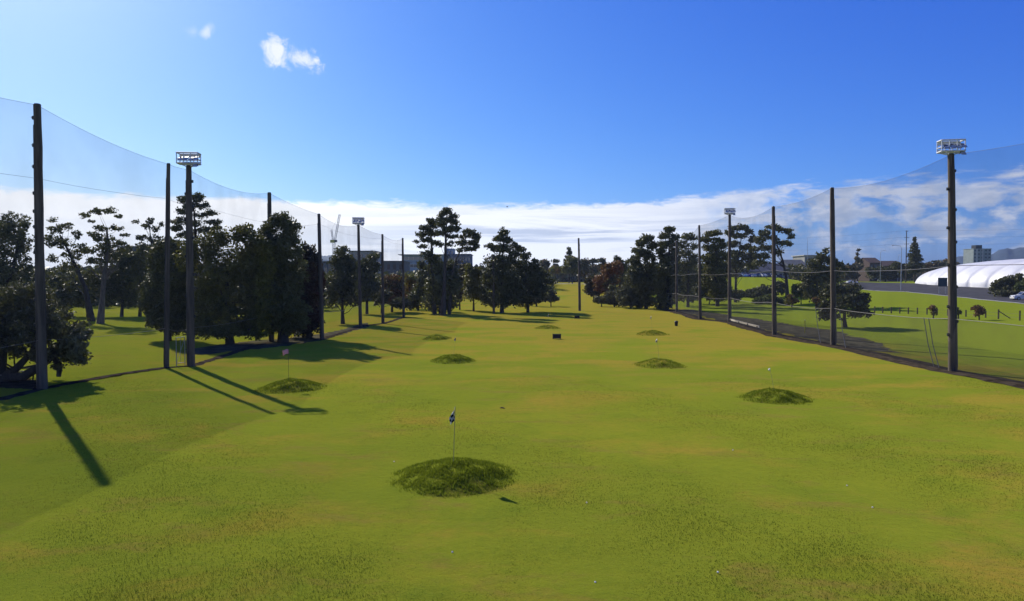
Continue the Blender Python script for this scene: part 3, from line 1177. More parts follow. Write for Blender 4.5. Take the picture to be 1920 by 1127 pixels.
def tree(name, label, Y, base_px, trunk, blobs, mat, cr=8.0, dens=3.2, leafpx=2.1, per=12, flat=0.75, limbs=8,
         group=None, bark=None, depth=0.95, base=None, cat='tree', limbpx=None, shell=0.42):
    """base_px: pixel column of the foot; trunk: [(x, y, half width px)...] from the foot up (pixels at depth Y);
    blobs: [(cx, cy, rx, ry, optional density factor)]"""
    g = base if base is not None else GY(base_px, Y)
    airy = flat <= 0.6
    dens *= (2.3 if (base_px or 0) > 1280 else 1.7) if airy else 2.2
    if airy:
        flat += 0.2
        cr *= 0.78
    per = int(per * (1.2 if airy else 1.4))
    leafpx *= 1.05
    if airy:
        per = max(7, int(per * 0.8))
    if shell == 0.42 and not airy:
        shell = 0.5
    root = thing(name, g, label, cat, group)
    k = Y / F
    cs, rs, cen = [], [], []
    for bl in blobs:
        cx, cy, rx, ry = bl[:4]
        if airy:
            rx, ry = rx * 1.12, ry * 1.38
            
        else:
            rx, ry = rx * 1.10, ry * 1.08
        df = bl[4] if len(bl) > 4 else 1.0
        n = max(3, int(dens * df * rx * ry / (cr * cr)))
        dy_off = rnd.uniform(-0.35, 0.35) * rx * k * depth
        d = nrng.normal(size=(n, 3))
        d /= np.linalg.norm(d, axis=1)[:, None]
        q = nrng.uniform(0, 1, n) ** shell
        e = max(0.15, 1 - cr * 0.55 / max(rx, 1))
        e2 = max(0.15, 1 - cr * 0.55 / max(ry, 1))
        px = cx + d[:, 0] * q * rx * e
        py = cy - d[:, 2] * q * ry * e2
        Yd = Y + dy_off + d[:, 1] * q * rx * k * depth
        rr = (nrng.uniform(0.65, 1.35, n) if not airy else nrng.uniform(0.45, 1.7, n)) * cr * k
        dxp = (px - 960) / F
        dyp = (563.5 - py) / F
        c_, s_ = math.cos(PITCH), math.sin(PITCH)
        ry_ = c_ + dyp * s_
        kk = Yd / ry_
        pts = np.stack([dxp * kk, Yd, H + (-s_ + dyp * c_) * kk], 1)
        cs.append(pts)
        rs.append(rr)
    cs = np.concatenate(cs)
    rs = np.concatenate(rs)
    gz = terr(cs[:, 0], cs[:, 1])
    cs[:, 2] = np.maximum(cs[:, 2], gz + rs * 0.5)
    V = leaves_at(cs, rs, per, leafpx * k, flat)
    mesh_np('crown', V, np.arange(len(V)).reshape(-1, 4), mat, root, g)
    # trunk and limbs
    mb = MB()
    tp = []
    for (x, y, hw) in trunk:
        p = P(x, y, Y)
        tp.append((p, hw * k * (0.9 if not tp else 0.62)))
    tp[0] = (Vector((tp[0][0].x, Y, g.z - 0.3)), tp[0][1])
    pts = [t_[0] - g for t_ in tp]
    mb.tube(pts, [t_[1] for t_ in tp], 9)
    order = list(range(len(cs)))
    rnd.shuffle(order)
    for i in order[:limbs]:
        c = Vector(cs[i]) - g
        lo = 1 if len(pts) > 2 else 0
        cand = [j for j in range(lo, len(pts)) if pts[j].z < c.z + 0.5]
        if not cand:
            continue
        j = min(cand, key=lambda j: (pts[j] - c).length + (0 if pts[j].z < c.z else 5))
        a = pts[j]
        if j > 0:
            a = pts[j].lerp(pts[j - 1], rnd.uniform(0, 0.5))
        r0 = max(tp[j][1] * 0.30, 0.02)
        mid = a.lerp(c, 0.5) + Vector((rnd.uniform(-.1, .1), rnd.uniform(-.1, .1), rnd.uniform(-.15, .05))) * (c - a).length
        mb.tube([a, mid, c], [r0, r0 * 0.65, r0 * 0.25], 6, cap=False)
    mb.build('trunk', bark or BARK, root)
    return root



LT = 'trees beyond the left net'
# --- near left spreading tree (off frame to the left too)
tree('spreading_tree', 'low spreading grey green tree at the left edge over the picnic table', 43, -5,
     [(-5, 724, 17), (10, 705, 14), (32, 690, 11), (60, 660, 8), (75, 620, 5)],
     [(-70, 600, 90, 70), (0, 560, 60, 38), (30, 610, 70, 62), (60, 575, 45, 40), (-20, 640, 60, 40),
      (120, 640, 38, 38), (95, 600, 40, 36), (140, 655, 34, 34), (150, 620, 24, 26), (75, 665, 30, 18), (105, 690, 10, 14, .6),
      (150, 675, 14, 16, .7), (-60, 660, 60, 40), (45, 545, 34, 18)],
     L_GREY, cr=10, dens=2.0, leafpx=3.0, per=20, limbs=26, flat=0.8, group=LT, depth=1.7)
root = bpy.context.scene.objects.get('spreading_tree')
m = MB()
kx = 43 / F
for pts in ([(-5, 716, 13), (-60, 690, 10), (-110, 640, 6)], [(10, 706, 11), (42, 707, 9), (70, 690, 8), (100, 668, 6), (125, 645, 4)],
            [(100, 668, 6), (112, 688, 5), (110, 706, 4)], [(0, 700, 10), (5, 650, 8), (20, 600, 5)]):
    m.tube([P(x, y, 43) - root.location for x, y, w in pts], [w * kx for x, y, w in pts], 8)
m.build('limb', BARK, root)

tree('broadleaf_tree', 'tall dark rounded tree cut by the left frame edge behind the nearest pole', 92, 10,
     [(10, 612, 9), (12, 540, 7), (30, 480, 5), (38, 430, 3)],
     [(-30, 440, 55, 45), (20, 425, 40, 32), (-10, 480, 70, 50, .8), (40, 455, 26, 26, .8), (20, 540, 80, 50), (50, 500, 20, 26, .5), (-50, 540, 60, 60)],
     L_DARK, cr=8, dens=2.4, per=12, leafpx=2.3, limbs=16, group=LT)
tree('gum_tree', 'open branched gum tree just right of the nearest tall pole', 105, 172,
     [(172, 600, 8), (160, 540, 6), (142, 500, 4.5), (128, 470, 3.5), (112, 440, 2)],
     [(97, 412, 9, 5), (105, 430, 18, 8), (125, 425, 14, 7), (95, 450, 16, 12), (118, 455, 20, 10), (145, 440, 12, 8),
      (100, 485, 16, 8, .8), (135, 480, 22, 9, .8), (150, 465, 18, 8), (130, 500, 26, 10, .8)],
     L_GUM, cr=6, dens=2.0, per=11, leafpx=2.0, flat=0.45, limbs=22, group=LT)
tree('gum_tree', 'tall umbrella crowned gum tree with layered flat clumps left of the slim pole', 100, 188,
     [(188, 606, 8), (192, 560, 7), (196, 510, 6), (204, 470, 4.5), (200, 430, 2.5)],
     [(158, 404, 14, 5), (180, 397, 16, 5.5), (205, 395, 16, 5), (222, 405, 10, 4), (172, 415, 8, 4, .7), (190, 428, 14, 6),
      (218, 428, 14, 5), (235, 440, 10, 4), (195, 448, 20, 8), (175, 440, 12, 6), (225, 455, 14, 6), (205, 465, 28, 10), (165, 470, 16, 6),
      (215, 480, 30, 9), (180, 490, 20, 8), (240, 465, 10, 5, .7)],
     L_GUM, cr=5.5, dens=2.3, per=12, leafpx=1.9, flat=0.4, limbs=34, group=LT, bark=BARK_PALE)
tree('pine_tree', 'thin sparse drooping pine between the umbrella gum and the slim pole', 120, 292,
     [(292, 600, 3.5), (290, 500, 2.5), (283, 450, 1.8), (278, 408, 0.8)],
     [(282, 415, 8, 6), (272, 425, 10, 5, .8), (292, 430, 9, 6, .8), (266, 446, 12, 6, .8), (290, 450, 14, 8, .8), (303, 420, 10, 4, .5), (255, 415, 12, 3, .5),
      (270, 462, 16, 6), (295, 468, 14, 8)],
     L_PINE, cr=4.5, dens=2.0, per=9, flat=0.6, limbs=24, group=LT)
for (x, bl, lb, mt) in ((118, [(118, 545, 50, 34), (95, 530, 34, 26), (70, 550, 30, 34)], 'dark bushy tree low behind the nearest tall pole', L_DARK),
                    (165, [(150, 548, 36, 30), (165, 520, 25, 20)], 'olive bushy tree beneath the umbrella gum', L_OLIVE),
                    (228, [(228, 510, 38, 44), (200, 540, 25, 32), (245, 560, 22, 24), (215, 545, 25, 25), (240, 480, 22, 18)], 'broad dark tree right of the umbrella gum trunk', L_DARK),
                    (262, [(262, 515, 30, 48), (275, 480, 20, 20), (258, 560, 22, 18, .7)], 'tall olive tree left of the slim pole', L_OLIVE)):
    tree('broadleaf_tree', lb, 118, x, [(x, 597, 4), (x + 2, 560, 3), (x, 520, 2)], bl, mt, cr=7.5, dens=2.6, leafpx=2.4, group=LT)
# pine behind the floodlight pole
tree('pine_tree', 'tall layered pine rising behind the left floodlight pole', 98, 368,
     [(370, 608, 6), (368, 520, 5), (367, 450, 4), (364, 400, 2.2), (362, 372, 1)],
     [(346, 374, 14, 7), (370, 370, 14, 8), (362, 386, 22, 9), (340, 396, 12, 6), (385, 385, 8, 6, .8), (395, 400, 16, 5), (375, 404, 14, 5, .7),
      (338, 415, 18, 7), (365, 420, 14, 6, .8), (400, 417, 18, 5), (330, 428, 14, 6), (385, 432, 22, 6), (408, 427, 10, 4), (350, 440, 20, 6), (412, 440, 10, 4)],
     L_PINE, cr=5, dens=2.7, per=13, leafpx=1.9, flat=0.5, limbs=34, group=LT)
tree('broadleaf_tree', 'dark tree with ragged drooping skirt behind the slim left pole', 72, 318,
     [(318, 640, 5), (315, 580, 5), (308, 520, 4), (308, 480, 2)],
     [(345, 500, 20, 40), (345, 560, 20, 50), (300, 480, 28, 28), (318, 465, 28, 22), (275, 560, 14, 34), (330, 618, 34, 12, .7), (350, 590, 22, 34), (292, 530, 26, 40), (325, 530, 30, 50), (300, 580, 30, 34), (335, 590, 24, 28), (285, 600, 15, 20), (310, 605, 30, 18)],
     L_DARK, cr=8, dens=3.4, leafpx=2.6, per=12, group=LT)
tree('broadleaf_tree', 'broad olive topped tree right of the left floodlight pole', 68, 432,
     [(432, 658, 11), (430, 620, 9), (425, 560, 7), (425, 500, 4)],
     [(375, 612, 28, 26), (480, 605, 30, 34), (485, 455, 26, 26), (495, 500, 26, 50), (425, 622, 50, 14, .8), (350, 480, 22, 34), (470, 500, 22, 60), (385, 470, 32, 34), (415, 445, 26, 20), (455, 440, 28, 22), (400, 520, 42, 50), (450, 500, 40, 50), (385, 575, 32, 40), (430, 580, 50, 44),
      (460, 430, 14, 12), (480, 560, 36, 60), (410, 615, 34, 16, .7), (455, 615, 30, 14, .7)],
     L_OLIVE, cr=9, dens=3.2, leafpx=2.6, per=13, limbs=14, group=LT)
tree('broadleaf_tree', 'tallest of the dense dark trees with its peak just right of a net pole', 70, 531,
     [(531, 650, 13), (531, 600, 11), (530, 520, 8), (530, 440, 3)],
     [(525, 412, 22, 18), (505, 430, 22, 20), (542, 430, 22, 24), (520, 460, 42, 34), (552, 452, 10, 16, .7), (500, 500, 34, 50), (540, 510, 38, 50), (560, 470, 10, 10, .8),
      (520, 570, 50, 50), (490, 590, 30, 34), (555, 590, 30, 34), (530, 615, 34, 16)],
     L_DARK, cr=9, dens=3.6, leafpx=2.6, per=13, limbs=14, group=LT)
tree('broadleaf_tree', 'reddish topped dense tree left of the pole ending the dark group', 74, 580,
     [(580, 642, 7), (580, 600, 6), (578, 540, 4)],
     [(558, 560, 22, 62), (560, 618, 30, 15, .8), (600, 520, 12, 30), (577, 470, 20, 14), (590, 488, 14, 18), (570, 500, 22, 30), (584, 540, 26, 44), (575, 590, 28, 30), (592, 600, 14, 28), (560, 610, 20, 16)],
     leaf_mat('reddish dark leaves', (0.030, 0.026, 0.016), (0.062, 0.040, 0.024), (0.09, 0.035, 0.02), trans=0.06),
     cr=8, dens=3.4, leafpx=2.6, per=12, group=LT)
tree('broadleaf_tree', 'rounded dark tree with bare lower fork between the dark group and the far floodlight pole', 99, 643,
     [(643, 607, 5), (642, 585, 4.5), (642, 550, 3.5), (640, 500, 2)],
     [(640, 470, 16, 12), (636, 490, 24, 18), (650, 500, 22, 22), (635, 530, 28, 34), (655, 535, 14, 30), (620, 560, 16, 20, .5), (665, 560, 12, 18, .5), (640, 565, 24, 12, .5)],
     L_DARK, cr=7, dens=3.0, leafpx=2.3, limbs=20, group=LT)
m = MB()
for sgn in (-1, 1):
    pass
tree('broadleaf_tree', 'dark tree directly behind the far left floodlight pole', 125, 688,
     [(688, 590, 3.5), (688, 550, 3), (688, 510, 2)],
     [(690, 500, 22, 22), (675, 510, 18, 24), (705, 500, 10, 10), (690, 540, 26, 30), (672, 555, 18, 16), (700, 480, 12, 10, .6)],
     L_DARK, cr=7, dens=3.2, leafpx=2.4, group=LT)
tree('autumn_tree', 'round rust red tree between the last two left poles', 135, 735,
     [(735, 586, 3), (735, 560, 2.5), (735, 535, 2)],
     [(735, 528, 22, 14), (728, 545, 24, 18), (748, 548, 14, 16), (735, 560, 26, 12)], L_RED, cr=6, dens=3, leafpx=2.3, group=LT)
tree('autumn_tree', 'small orange autumn tree just right of the last left pole', 150, 768,
     [(768, 580, 2.5), (768, 550, 2), (768, 530, 1.2)],
     [(768, 522, 14, 10), (776, 532, 10, 12), (762, 540, 14, 14)], L_GOLD, cr=5, dens=2.6, leafpx=2.2, group=LT)
tree('broadleaf_tree', 'grey green rounded tree low behind the second last left pole', 128, 716,
     [(716, 588, 3), (716, 565, 2.5), (716, 555, 2)],
     [(712, 560, 18, 14), (722, 552, 14, 10), (750, 568, 22, 12)], L_GREY, cr=6, dens=3, leafpx=2.4, group=LT)
tree('broadleaf_tree', 'grey green tree left of the tallest pines', 140, 782,
     [(784, 584, 2.5), (784, 560, 2), (784, 545, 1.5)],
     [(785, 555, 18, 22), (772, 565, 14, 16), (795, 520, 16, 26), (790, 495, 8, 10)], L_DARK, cr=6, dens=3, leafpx=2.4, group='trees at the far end')

FE = 'trees at the far end'
tree('pine_tree', 'tallest umbrella pine with its high tufted peak left of centre', 122, 832,
     [(830, 592, 7), (833, 540, 5.5), (835, 480, 4.2), (836, 440, 3), (838, 400, 1.3)],
     [(838, 396, 10, 6), (828, 402, 9, 5), (848, 405, 10, 5), (836, 412, 18, 6), (852, 418, 10, 5, .8), (825, 420, 12, 5), (845, 430, 18, 6), (858, 428, 8, 4),
      (828, 437, 10, 5, .8), (850, 443, 14, 4, .7), (845, 457, 9, 5, .6), (828, 460, 8, 5, .4)],
     L_PINE, cr=4.5, dens=3.1, per=13, leafpx=1.8, flat=0.5, limbs=30, group=FE)
tree('pine_tree', 'slanting pine on the left of the tallest pine', 125, 812,
     [(815, 590, 5), (813, 530, 4.5), (810, 470, 3.5), (808, 440, 2.2), (806, 420, 1)],
     [(808, 415, 10, 6), (815, 422, 10, 6, .8), (798, 428, 14, 6), (812, 437, 16, 6), (790, 440, 12, 5), (800, 450, 16, 5), (780, 453, 8, 3, .8), (818, 455, 12, 5),
      (792, 462, 10, 5, .7), (800, 476, 14, 6, .8), (812, 485, 16, 8)],
     L_PINE, cr=4.5, dens=2.9, per=13, leafpx=1.8, flat=0.5, limbs=28, group=FE)
tree('pine_tree', 'leaning pine arching away to the right of the tallest pine', 124, 846,
     [(842, 590, 4), (846, 520, 3.4), (856, 485, 2.6), (868, 460, 1.8), (876, 440, 1)],
     [(880, 435, 14, 5), (890, 442, 12, 6), (870, 443, 10, 5, .8), (864, 455, 10, 6), (885, 455, 14, 5), (895, 447, 8, 4), (862, 468, 8, 5, .7), (880, 467, 12, 5), (892, 462, 8, 4)],
     L_PINE, cr=4.2, dens=2.8, per=12, leafpx=1.8, flat=0.5, limbs=24, group=FE)
tree('broadleaf_tree', 'dense dark thicket tree at the foot of the tallest pine', 126, 826,
     [(826, 590, 5), (826, 560, 4), (826, 530, 3)],
     [(820, 500, 22, 18), (840, 505, 20, 20), (825, 535, 32, 30), (812, 565, 22, 20), (840, 565, 22, 20), (852, 530, 14, 26)], L_DARK, cr=6.5, dens=3.6, leafpx=2.3, group=FE)
tree('autumn_tree', 'brownish tree between the tallest pine and the olive tree', 142, 862,
     [(862, 582, 2), (862, 560, 1.6), (862, 540, 1.2)],
     [(862, 530, 16, 26, .9), (858, 552, 16, 14, .7), (868, 505, 10, 14, .7)],
     leaf_mat('brown autumn leaves', (0.055, 0.042, 0.018), (0.11, 0.075, 0.025), (0.13, 0.10, 0.02), trans=0.15), cr=5.5, dens=2.6, leafpx=2.2, group=FE)
tree('broadleaf_tree', 'olive green tree left of the dark double peaked pine', 136, 888,
     [(888, 584, 2.6), (888, 562, 2), (888, 540, 1.5)],
     [(886, 520, 18, 20), (898, 515, 12, 16), (885, 545, 20, 20), (900, 550, 14, 16), (878, 500, 8, 8)], L_OLIVE, cr=6, dens=3.0, leafpx=2.2, group=FE)
tree('pine_tree', 'dark double peaked pine right of the tallest pine', 130, 941,
     [(941, 589, 5), (941, 550, 4), (942, 500, 3), (944, 440, 1.4)],
     [(944, 436, 11, 9), (935, 448, 14, 9), (952, 450, 10, 10), (942, 466, 24, 10), (920, 462, 12, 6), (966, 460, 7, 6), (972, 466, 5, 10), (965, 475, 12, 9), (940, 490, 34, 16),
      (940, 520, 36, 24), (918, 520, 16, 24), (945, 555, 34, 24), (918, 560, 18, 18), (970, 545, 18, 26)],
     L_PINE, cr=6, dens=3.6, per=13, leafpx=2.0, limbs=14, group=FE)
tree('conifer_tree', 'dark conifer with upswept spiky right branches', 134, 990,
     [(990, 586, 3.5), (988, 540, 3), (984, 490, 2), (980, 462, 1)],
     [(980, 468, 8, 7), (985, 480, 14, 8), (978, 500, 20, 16), (1000, 500, 14, 10), (990, 525, 30, 22), (1005, 490, 8, 5), (1012, 515, 16, 14), (985, 555, 34, 22), (1015, 545, 16, 18), (1030, 528, 10, 8)],
     L_PINE, cr=6, dens=3.6, per=13, leafpx=2.0, limbs=14, group=FE)
tree('round_tree', 'small round grey green tree on the fairway beyond the far strip', 160, 1006,
     [(1006, 576, 2.4), (1006, 570, 2), (1004, 560, 1.6)],
     [(1003, 554, 16, 11), (996, 559, 10, 10), (1014, 558, 11, 9)], L_GREY, cr=5, dens=4, leafpx=2.0, group='small round trees on the fairway')
tree('round_tree', 'smaller round tree with a thin trunk left of the lone pole', 162, 1033,
     [(1033, 575, 1.5), (1033, 566, 1.2), (1033, 560, 1)],
     [(1034, 553, 9, 10), (1030, 561, 8, 6), (1041, 560, 7, 7)], L_GREY, cr=4, dens=4, leafpx=2.0, group='small round trees on the fairway')
# beyond, on the rise
tree('norfolk_pine', 'distant pointed conifer just left of the lone pole', 300, 1067,
     [(1067, 520, 1.2), (1067, 490, 1), (1067, 464, .4)],
     [(1067, 467, 3, 4), (1067, 474, 5, 4), (1067, 481, 7, 4), (1066, 488, 9, 4), (1066, 495, 10, 5)], L_PINE, cr=2.6, dens=4, leafpx=1.6, per=9, group=FE)
tree('autumn_tree', 'orange autumn tree on the rise left of the lone pole', 285, 1045,
     [(1045, 524, 1.2), (1045, 515, 1), (1045, 508, .8)], [(1040, 506, 14, 7), (1052, 505, 10, 7)], L_GOLD, cr=4, dens=4, leafpx=2.0, group=FE)
tree('autumn_tree', 'yellow green autumn tree touching the lone pole on the rise', 280, 1073,
     [(1073, 524, 1.4), (1073, 512, 1), (1073, 500, .8)], [(1073, 492, 12, 12), (1066, 505, 14, 9), (1080, 503, 9, 12)],
     leaf_mat('yellow green leaves', (0.10, 0.10, 0.025), (0.19, 0.17, 0.035), trans=0.2), cr=4, dens=4, leafpx=2.0, group=FE)
for (x, bl, lb, Yd) in ((1020, [(1022, 495, 12, 9), (1015, 508, 14, 12)], 'far dark tree left of the orange tree on the rise', 290),
                    (1042, [(1042, 490, 6, 5), (1042, 500, 7, 8)], 'small far dark tree in the gap beside the pointed conifer', 320),
                    (1096, [(1096, 496, 12, 12), (1092, 508, 14, 10)], 'far dark tree just right of the lone pole', 300),
                    (1113, [(1113, 490, 10, 5), (1113, 505, 14, 10)], 'far dark tree midway between the lone pole and the rust trees', 310),
                    (1128, [(1128, 488, 7, 5), (1130, 500, 10, 12)], 'far flat topped dark tree beside the rust trees', 290)):
    tree('broadleaf_tree', lb, Yd, x, [(x, 524, 1.2), (x, 512, 1), (x, 500, .8)], bl, L_FAR, cr=4, dens=3.6, leafpx=1.9, group=FE)
RT = 'trees at the far right corner of the range'
tree('autumn_tree', 'tall rust brown tree right of the gap with the lone pole', 175, 1150,
     [(1150, 572, 3), (1150, 540, 2.2), (1150, 510, 1.5)],
     [(1150, 500, 15, 14), (1138, 510, 12, 18), (1160, 505, 10, 14), (1145, 535, 20, 22), (1125, 530, 14, 16)], L_RED, cr=5.5, dens=3.4, leafpx=2.2, group=RT)
tree('autumn_tree', 'short bronze bush left of the rust brown tree', 178, 1113,
     [(1113, 568, 2), (1113, 555, 1.5), (1113, 540, 1)],
     [(1108, 530, 12, 16), (1118, 545, 14, 12), (1105, 545, 10, 10)],
     leaf_mat('bronze leaves', (0.035, 0.032, 0.016), (0.085, 0.055, 0.022), (0.12, 0.05, 0.02), trans=0.12), cr=5, dens=3.4, leafpx=2.2, group=RT)
tree('broadleaf_tree', 'dark tree behind the rust brown tree', 190, 1160,
     [(1162, 566, 2.5), (1162, 530, 2), (1160, 500, 1)],
     [(1158, 487, 8, 8), (1168, 500, 14, 16), (1170, 525, 16, 22)], L_DARK, cr=5.5, dens=3.4, leafpx=2.2, group=RT)
tree('round_bush', 'low round grey bush left of the corner bushes', 160, 1128,
     [(1128, 576, 1.6), (1128, 570, 1.3), (1128, 565, 1)], [(1124, 562, 13, 8), (1134, 563, 12, 8)], L_GREY, cr=4.5, dens=4, leafpx=2, group=RT, cat='bush')
tree('round_bush', 'tall grey green bush right of the rust brown tree', 158, 1152,
     [(1152, 578, 1.8), (1152, 570, 1.3), (1152, 560, 1)], [(1152, 548, 14, 14), (1145, 560, 16, 12), (1162, 563, 14, 12)], L_GREY, cr=5, dens=4, leafpx=2.1, group=RT, cat='bush')
tree('round_bush', 'largest round grey green bush in front of the corner pines', 150, 1183,
     [(1183, 578, 2.4), (1183, 568, 2), (1183, 555, 1.4)], [(1180, 542, 20, 14), (1165, 555, 12, 12), (1195, 548, 14, 16), (1182, 562, 26, 14)], L_GREY, cr=5, dens=4, leafpx=2.1, group=RT, cat='bush')
tree('pine_tree', 'left of the tall corner pines with a stepped left side', 148, 1210,
     [(1212, 582, 4), (1212, 540, 3.2), (1214, 490, 2.4), (1214, 450, 1)],
     [(1214, 446, 16, 8), (1202, 456, 14, 8), (1222, 460, 14, 10, .8), (1196, 470, 16, 8), (1210, 480, 20, 12), (1190, 488, 14, 10), (1205, 505, 26, 16), (1190, 520, 20, 18), (1212, 535, 20, 24), (1205, 560, 24, 20), (1224, 500, 6, 30, .6)],
     L_PINE, cr=5.5, dens=3.4, per=13, leafpx=2.0, limbs=16, group=RT)
tree('pine_tree', 'tallest of the corner pines beside the end of the right net', 144, 1252,
     [(1250, 582, 5), (1252, 540, 4), (1254, 490, 3), (1255, 440, 1.3)],
     [(1254, 432, 12, 8), (1245, 442, 12, 8), (1264, 446, 11, 8), (1254, 458, 22, 9), (1240, 470, 12, 8), (1266, 470, 12, 9), (1254, 485, 24, 12), (1250, 505, 26, 16, .9), (1240, 535, 16, 26), (1262, 530, 16, 26), (1246, 562, 26, 20)],
     L_PINE, cr=5.5, dens=3.4, per=13, leafpx=2.0, limbs=20, group=RT)
BR = 'trees beyond the right net'
tree('gum_tree', 'thin crowned gum tree left of the slim far pole of the right net', 158, 1290,
     [(1290, 574, 3.5), (1290, 530, 3), (1292, 490, 2.4), (1290, 455, 1.2)],
     [(1288, 443, 12, 6), (1300, 447, 9, 6), (1280, 458, 12, 7, .8), (1300, 462, 10, 6, .8), (1286, 475, 16, 8, .8), (1302, 485, 12, 8), (1285, 497, 20, 10), (1290, 520, 24, 14), (1280, 545, 18, 14, .8)],
     L_GUM, cr=5, dens=2.5, per=11, leafpx=1.9, flat=0.6, limbs=26, group=BR)
tree('gum_tree', 'gum tree with layered crown directly behind the far floodlight pole', 162, 1345,
     [(1345, 570, 4.5), (1346, 530, 4), (1345, 490, 3), (1340, 455, 1.8)],
     [(1330, 440, 14, 5), (1344, 437, 12, 5), (1322, 450, 12, 6), (1345, 452, 14, 6, .8), (1335, 465, 18, 7), (1356, 462, 12, 6, .7), (1350, 480, 20, 9), (1330, 485, 18, 10), (1345, 503, 26, 12), (1338, 525, 28, 14), (1350, 545, 24, 14)],
     L_OLIVE, cr=5, dens=2.9, per=12, leafpx=1.9, flat=0.6, limbs=28, group=BR)
tree('gum_tree', 'high domed gum tree right of the far floodlight pole', 178, 1380,
     [(1379, 548, 3.2), (1380, 510, 2.6), (1386, 475, 2), (1390, 445, 1.2)],
     [(1378, 428, 12, 5), (1392, 426, 12, 5), (1404, 434, 9, 6), (1368, 436, 10, 5), (1386, 442, 16, 5, .7), (1410, 448, 9, 6), (1375, 457, 12, 6), (1400, 463, 14, 6, .8), (1380, 478, 18, 8), (1405, 482, 16, 8), (1375, 495, 20, 9), (1412, 496, 14, 8)],
     L_GUM, cr=4.6, dens=2.6, per=12, leafpx=1.9, flat=0.5, limbs=34, group=BR)
tree('gum_tree', 'wide airy gum tree behind the pole left of the concrete building', 165, 1474,
     [(1478, 560, 5), (1474, 520, 4), (1468, 490, 3), (1458, 462, 2), (1452, 440, 1.2)],
     [(1448, 426, 14, 5), (1462, 430, 12, 5), (1434, 436, 12, 6), (1478, 434, 9, 5), (1484, 444, 8, 5), (1424, 450, 14, 7, .8), (1450, 446, 14, 6, .7), (1468, 455, 14, 5, .7), (1480, 458, 8, 4), (1438, 465, 14, 6, .8),
      (1415, 468, 10, 6, .8), (1456, 474, 14, 5, .7), (1428, 480, 18, 6, .7), (1425, 493, 16, 6, .7)],
     L_GUM, cr=4.6, dens=2.5, per=12, leafpx=1.9, flat=0.5, limbs=40, group=BR)
for (x, bl, lb, Yd, mt) in ((1330, [(1315, 548, 20, 16), (1345, 550, 28, 16), (1375, 553, 24, 12)], 'dark hedge like bush row below the layered gum trees', 172, L_DARK),
                        (1405, [(1395, 556, 20, 10), (1415, 550, 18, 12), (1435, 545, 20, 12), (1460, 540, 18, 14)], 'dark bank of bushes below the row of parked cars', 190, L_DARK),
                        (1440, [(1425, 564, 16, 8), (1445, 560, 16, 9), (1465, 566, 12, 8)], 'bright green shrubs at the foot of the slope below the parked cars', 174, L_BRUSH),
                        (1290, [(1275, 550, 12, 18), (1295, 556, 12, 14)], 'dark bush beside the grey corner pole', 165, L_DARK),
                        (1502, [(1495, 545, 12, 14), (1510, 548, 12, 14)], 'pale green bush left of the big dark tree on the right', 170, L_BRUSH)):
    tree('bush', lb, Yd, x, [(x, 572, 1.6), (x, 565, 1.3), (x, 555, 1)], bl, mt, cr=5.5, dens=3.4, leafpx=2.2, group=BR, cat='bush')
tree('broadleaf_tree', 'tall dark tree behind the net pole by the low spreading tree', 150, 1530,
     [(1532, 580, 4), (1530, 550, 3.4), (1534, 510, 2.5), (1546, 478, 1)],
     [(1549, 470, 5, 7), (1540, 482, 12, 9), (1556, 488, 12, 9), (1528, 495, 16, 12), (1570, 495, 12, 8), (1535, 515, 26, 20), (1515, 530, 16, 22), (1560, 515, 18, 18), (1530, 548, 28, 20), (1584, 505, 8, 10, .6)],
     L_DARK, cr=6.5, dens=3.6, leafpx=2.3, group=BR)
tree('spreading_tree', 'low wide dark tree with its own long shadow on the right field', 92, 1585,
     [(1585, 613, 5.5), (1583, 598, 5), (1584, 580, 4), (1584, 560, 3)],
     [(1560, 548, 26, 16), (1590, 545, 26, 16), (1612, 560, 20, 16), (1582, 568, 44, 20), (1550, 580, 18, 16), (1615, 585, 18, 12), (1600, 590, 12, 8, .6), (1560, 592, 16, 8, .6), (1545, 592, 10, 10), (1628, 590, 9, 6, .7)],
     L_DARK, cr=7, dens=3.6, leafpx=2.5, per=12, limbs=18, group=BR)
L_YRED = leaf_mat('young autumn leaves', (0.13, 0.060, 0.03), (0.24, 0.10, 0.045), (0.12, 0.10, 0.03), trans=0.3)
for (x, y, bl, lb, mt) in ((1485, 576, [(1484, 560, 11, 9), (1480, 566, 10, 6), (1492, 566, 9, 6)], 'small bronze autumn tree below the wide airy gum', L_YRED),
                       (1532, 582, [(1531, 564, 10, 9), (1536, 570, 9, 6)], 'small rust red tree left of the low spreading tree', L_YRED),
                       (1750, 598, [(1749, 578, 8, 10), (1752, 586, 6, 7)], 'small oval autumn tree left of the thick floodlight pole', L_YRED),
                       (1836, 600, [(1832, 578, 11, 8), (1840, 582, 11, 8), (1834, 589, 9, 5)], 'small round autumn tree right of the thick floodlight pole', L_YRED),
                       (1797, 598, [(1793, 582, 7, 8), (1799, 585, 5, 5)], 'small dark round bush half hidden by the thick floodlight pole', L_DARK)):
    Yd = G(x, y).y
    tree('young_tree', lb, Yd, x, [(x, y, 1.8), (x, y - 10, 1.5), (x, y - 20, .8)], bl, mt, cr=3.2, dens=1.3, leafpx=1.8, per=9, group='young trees on the right field', limbs=12)
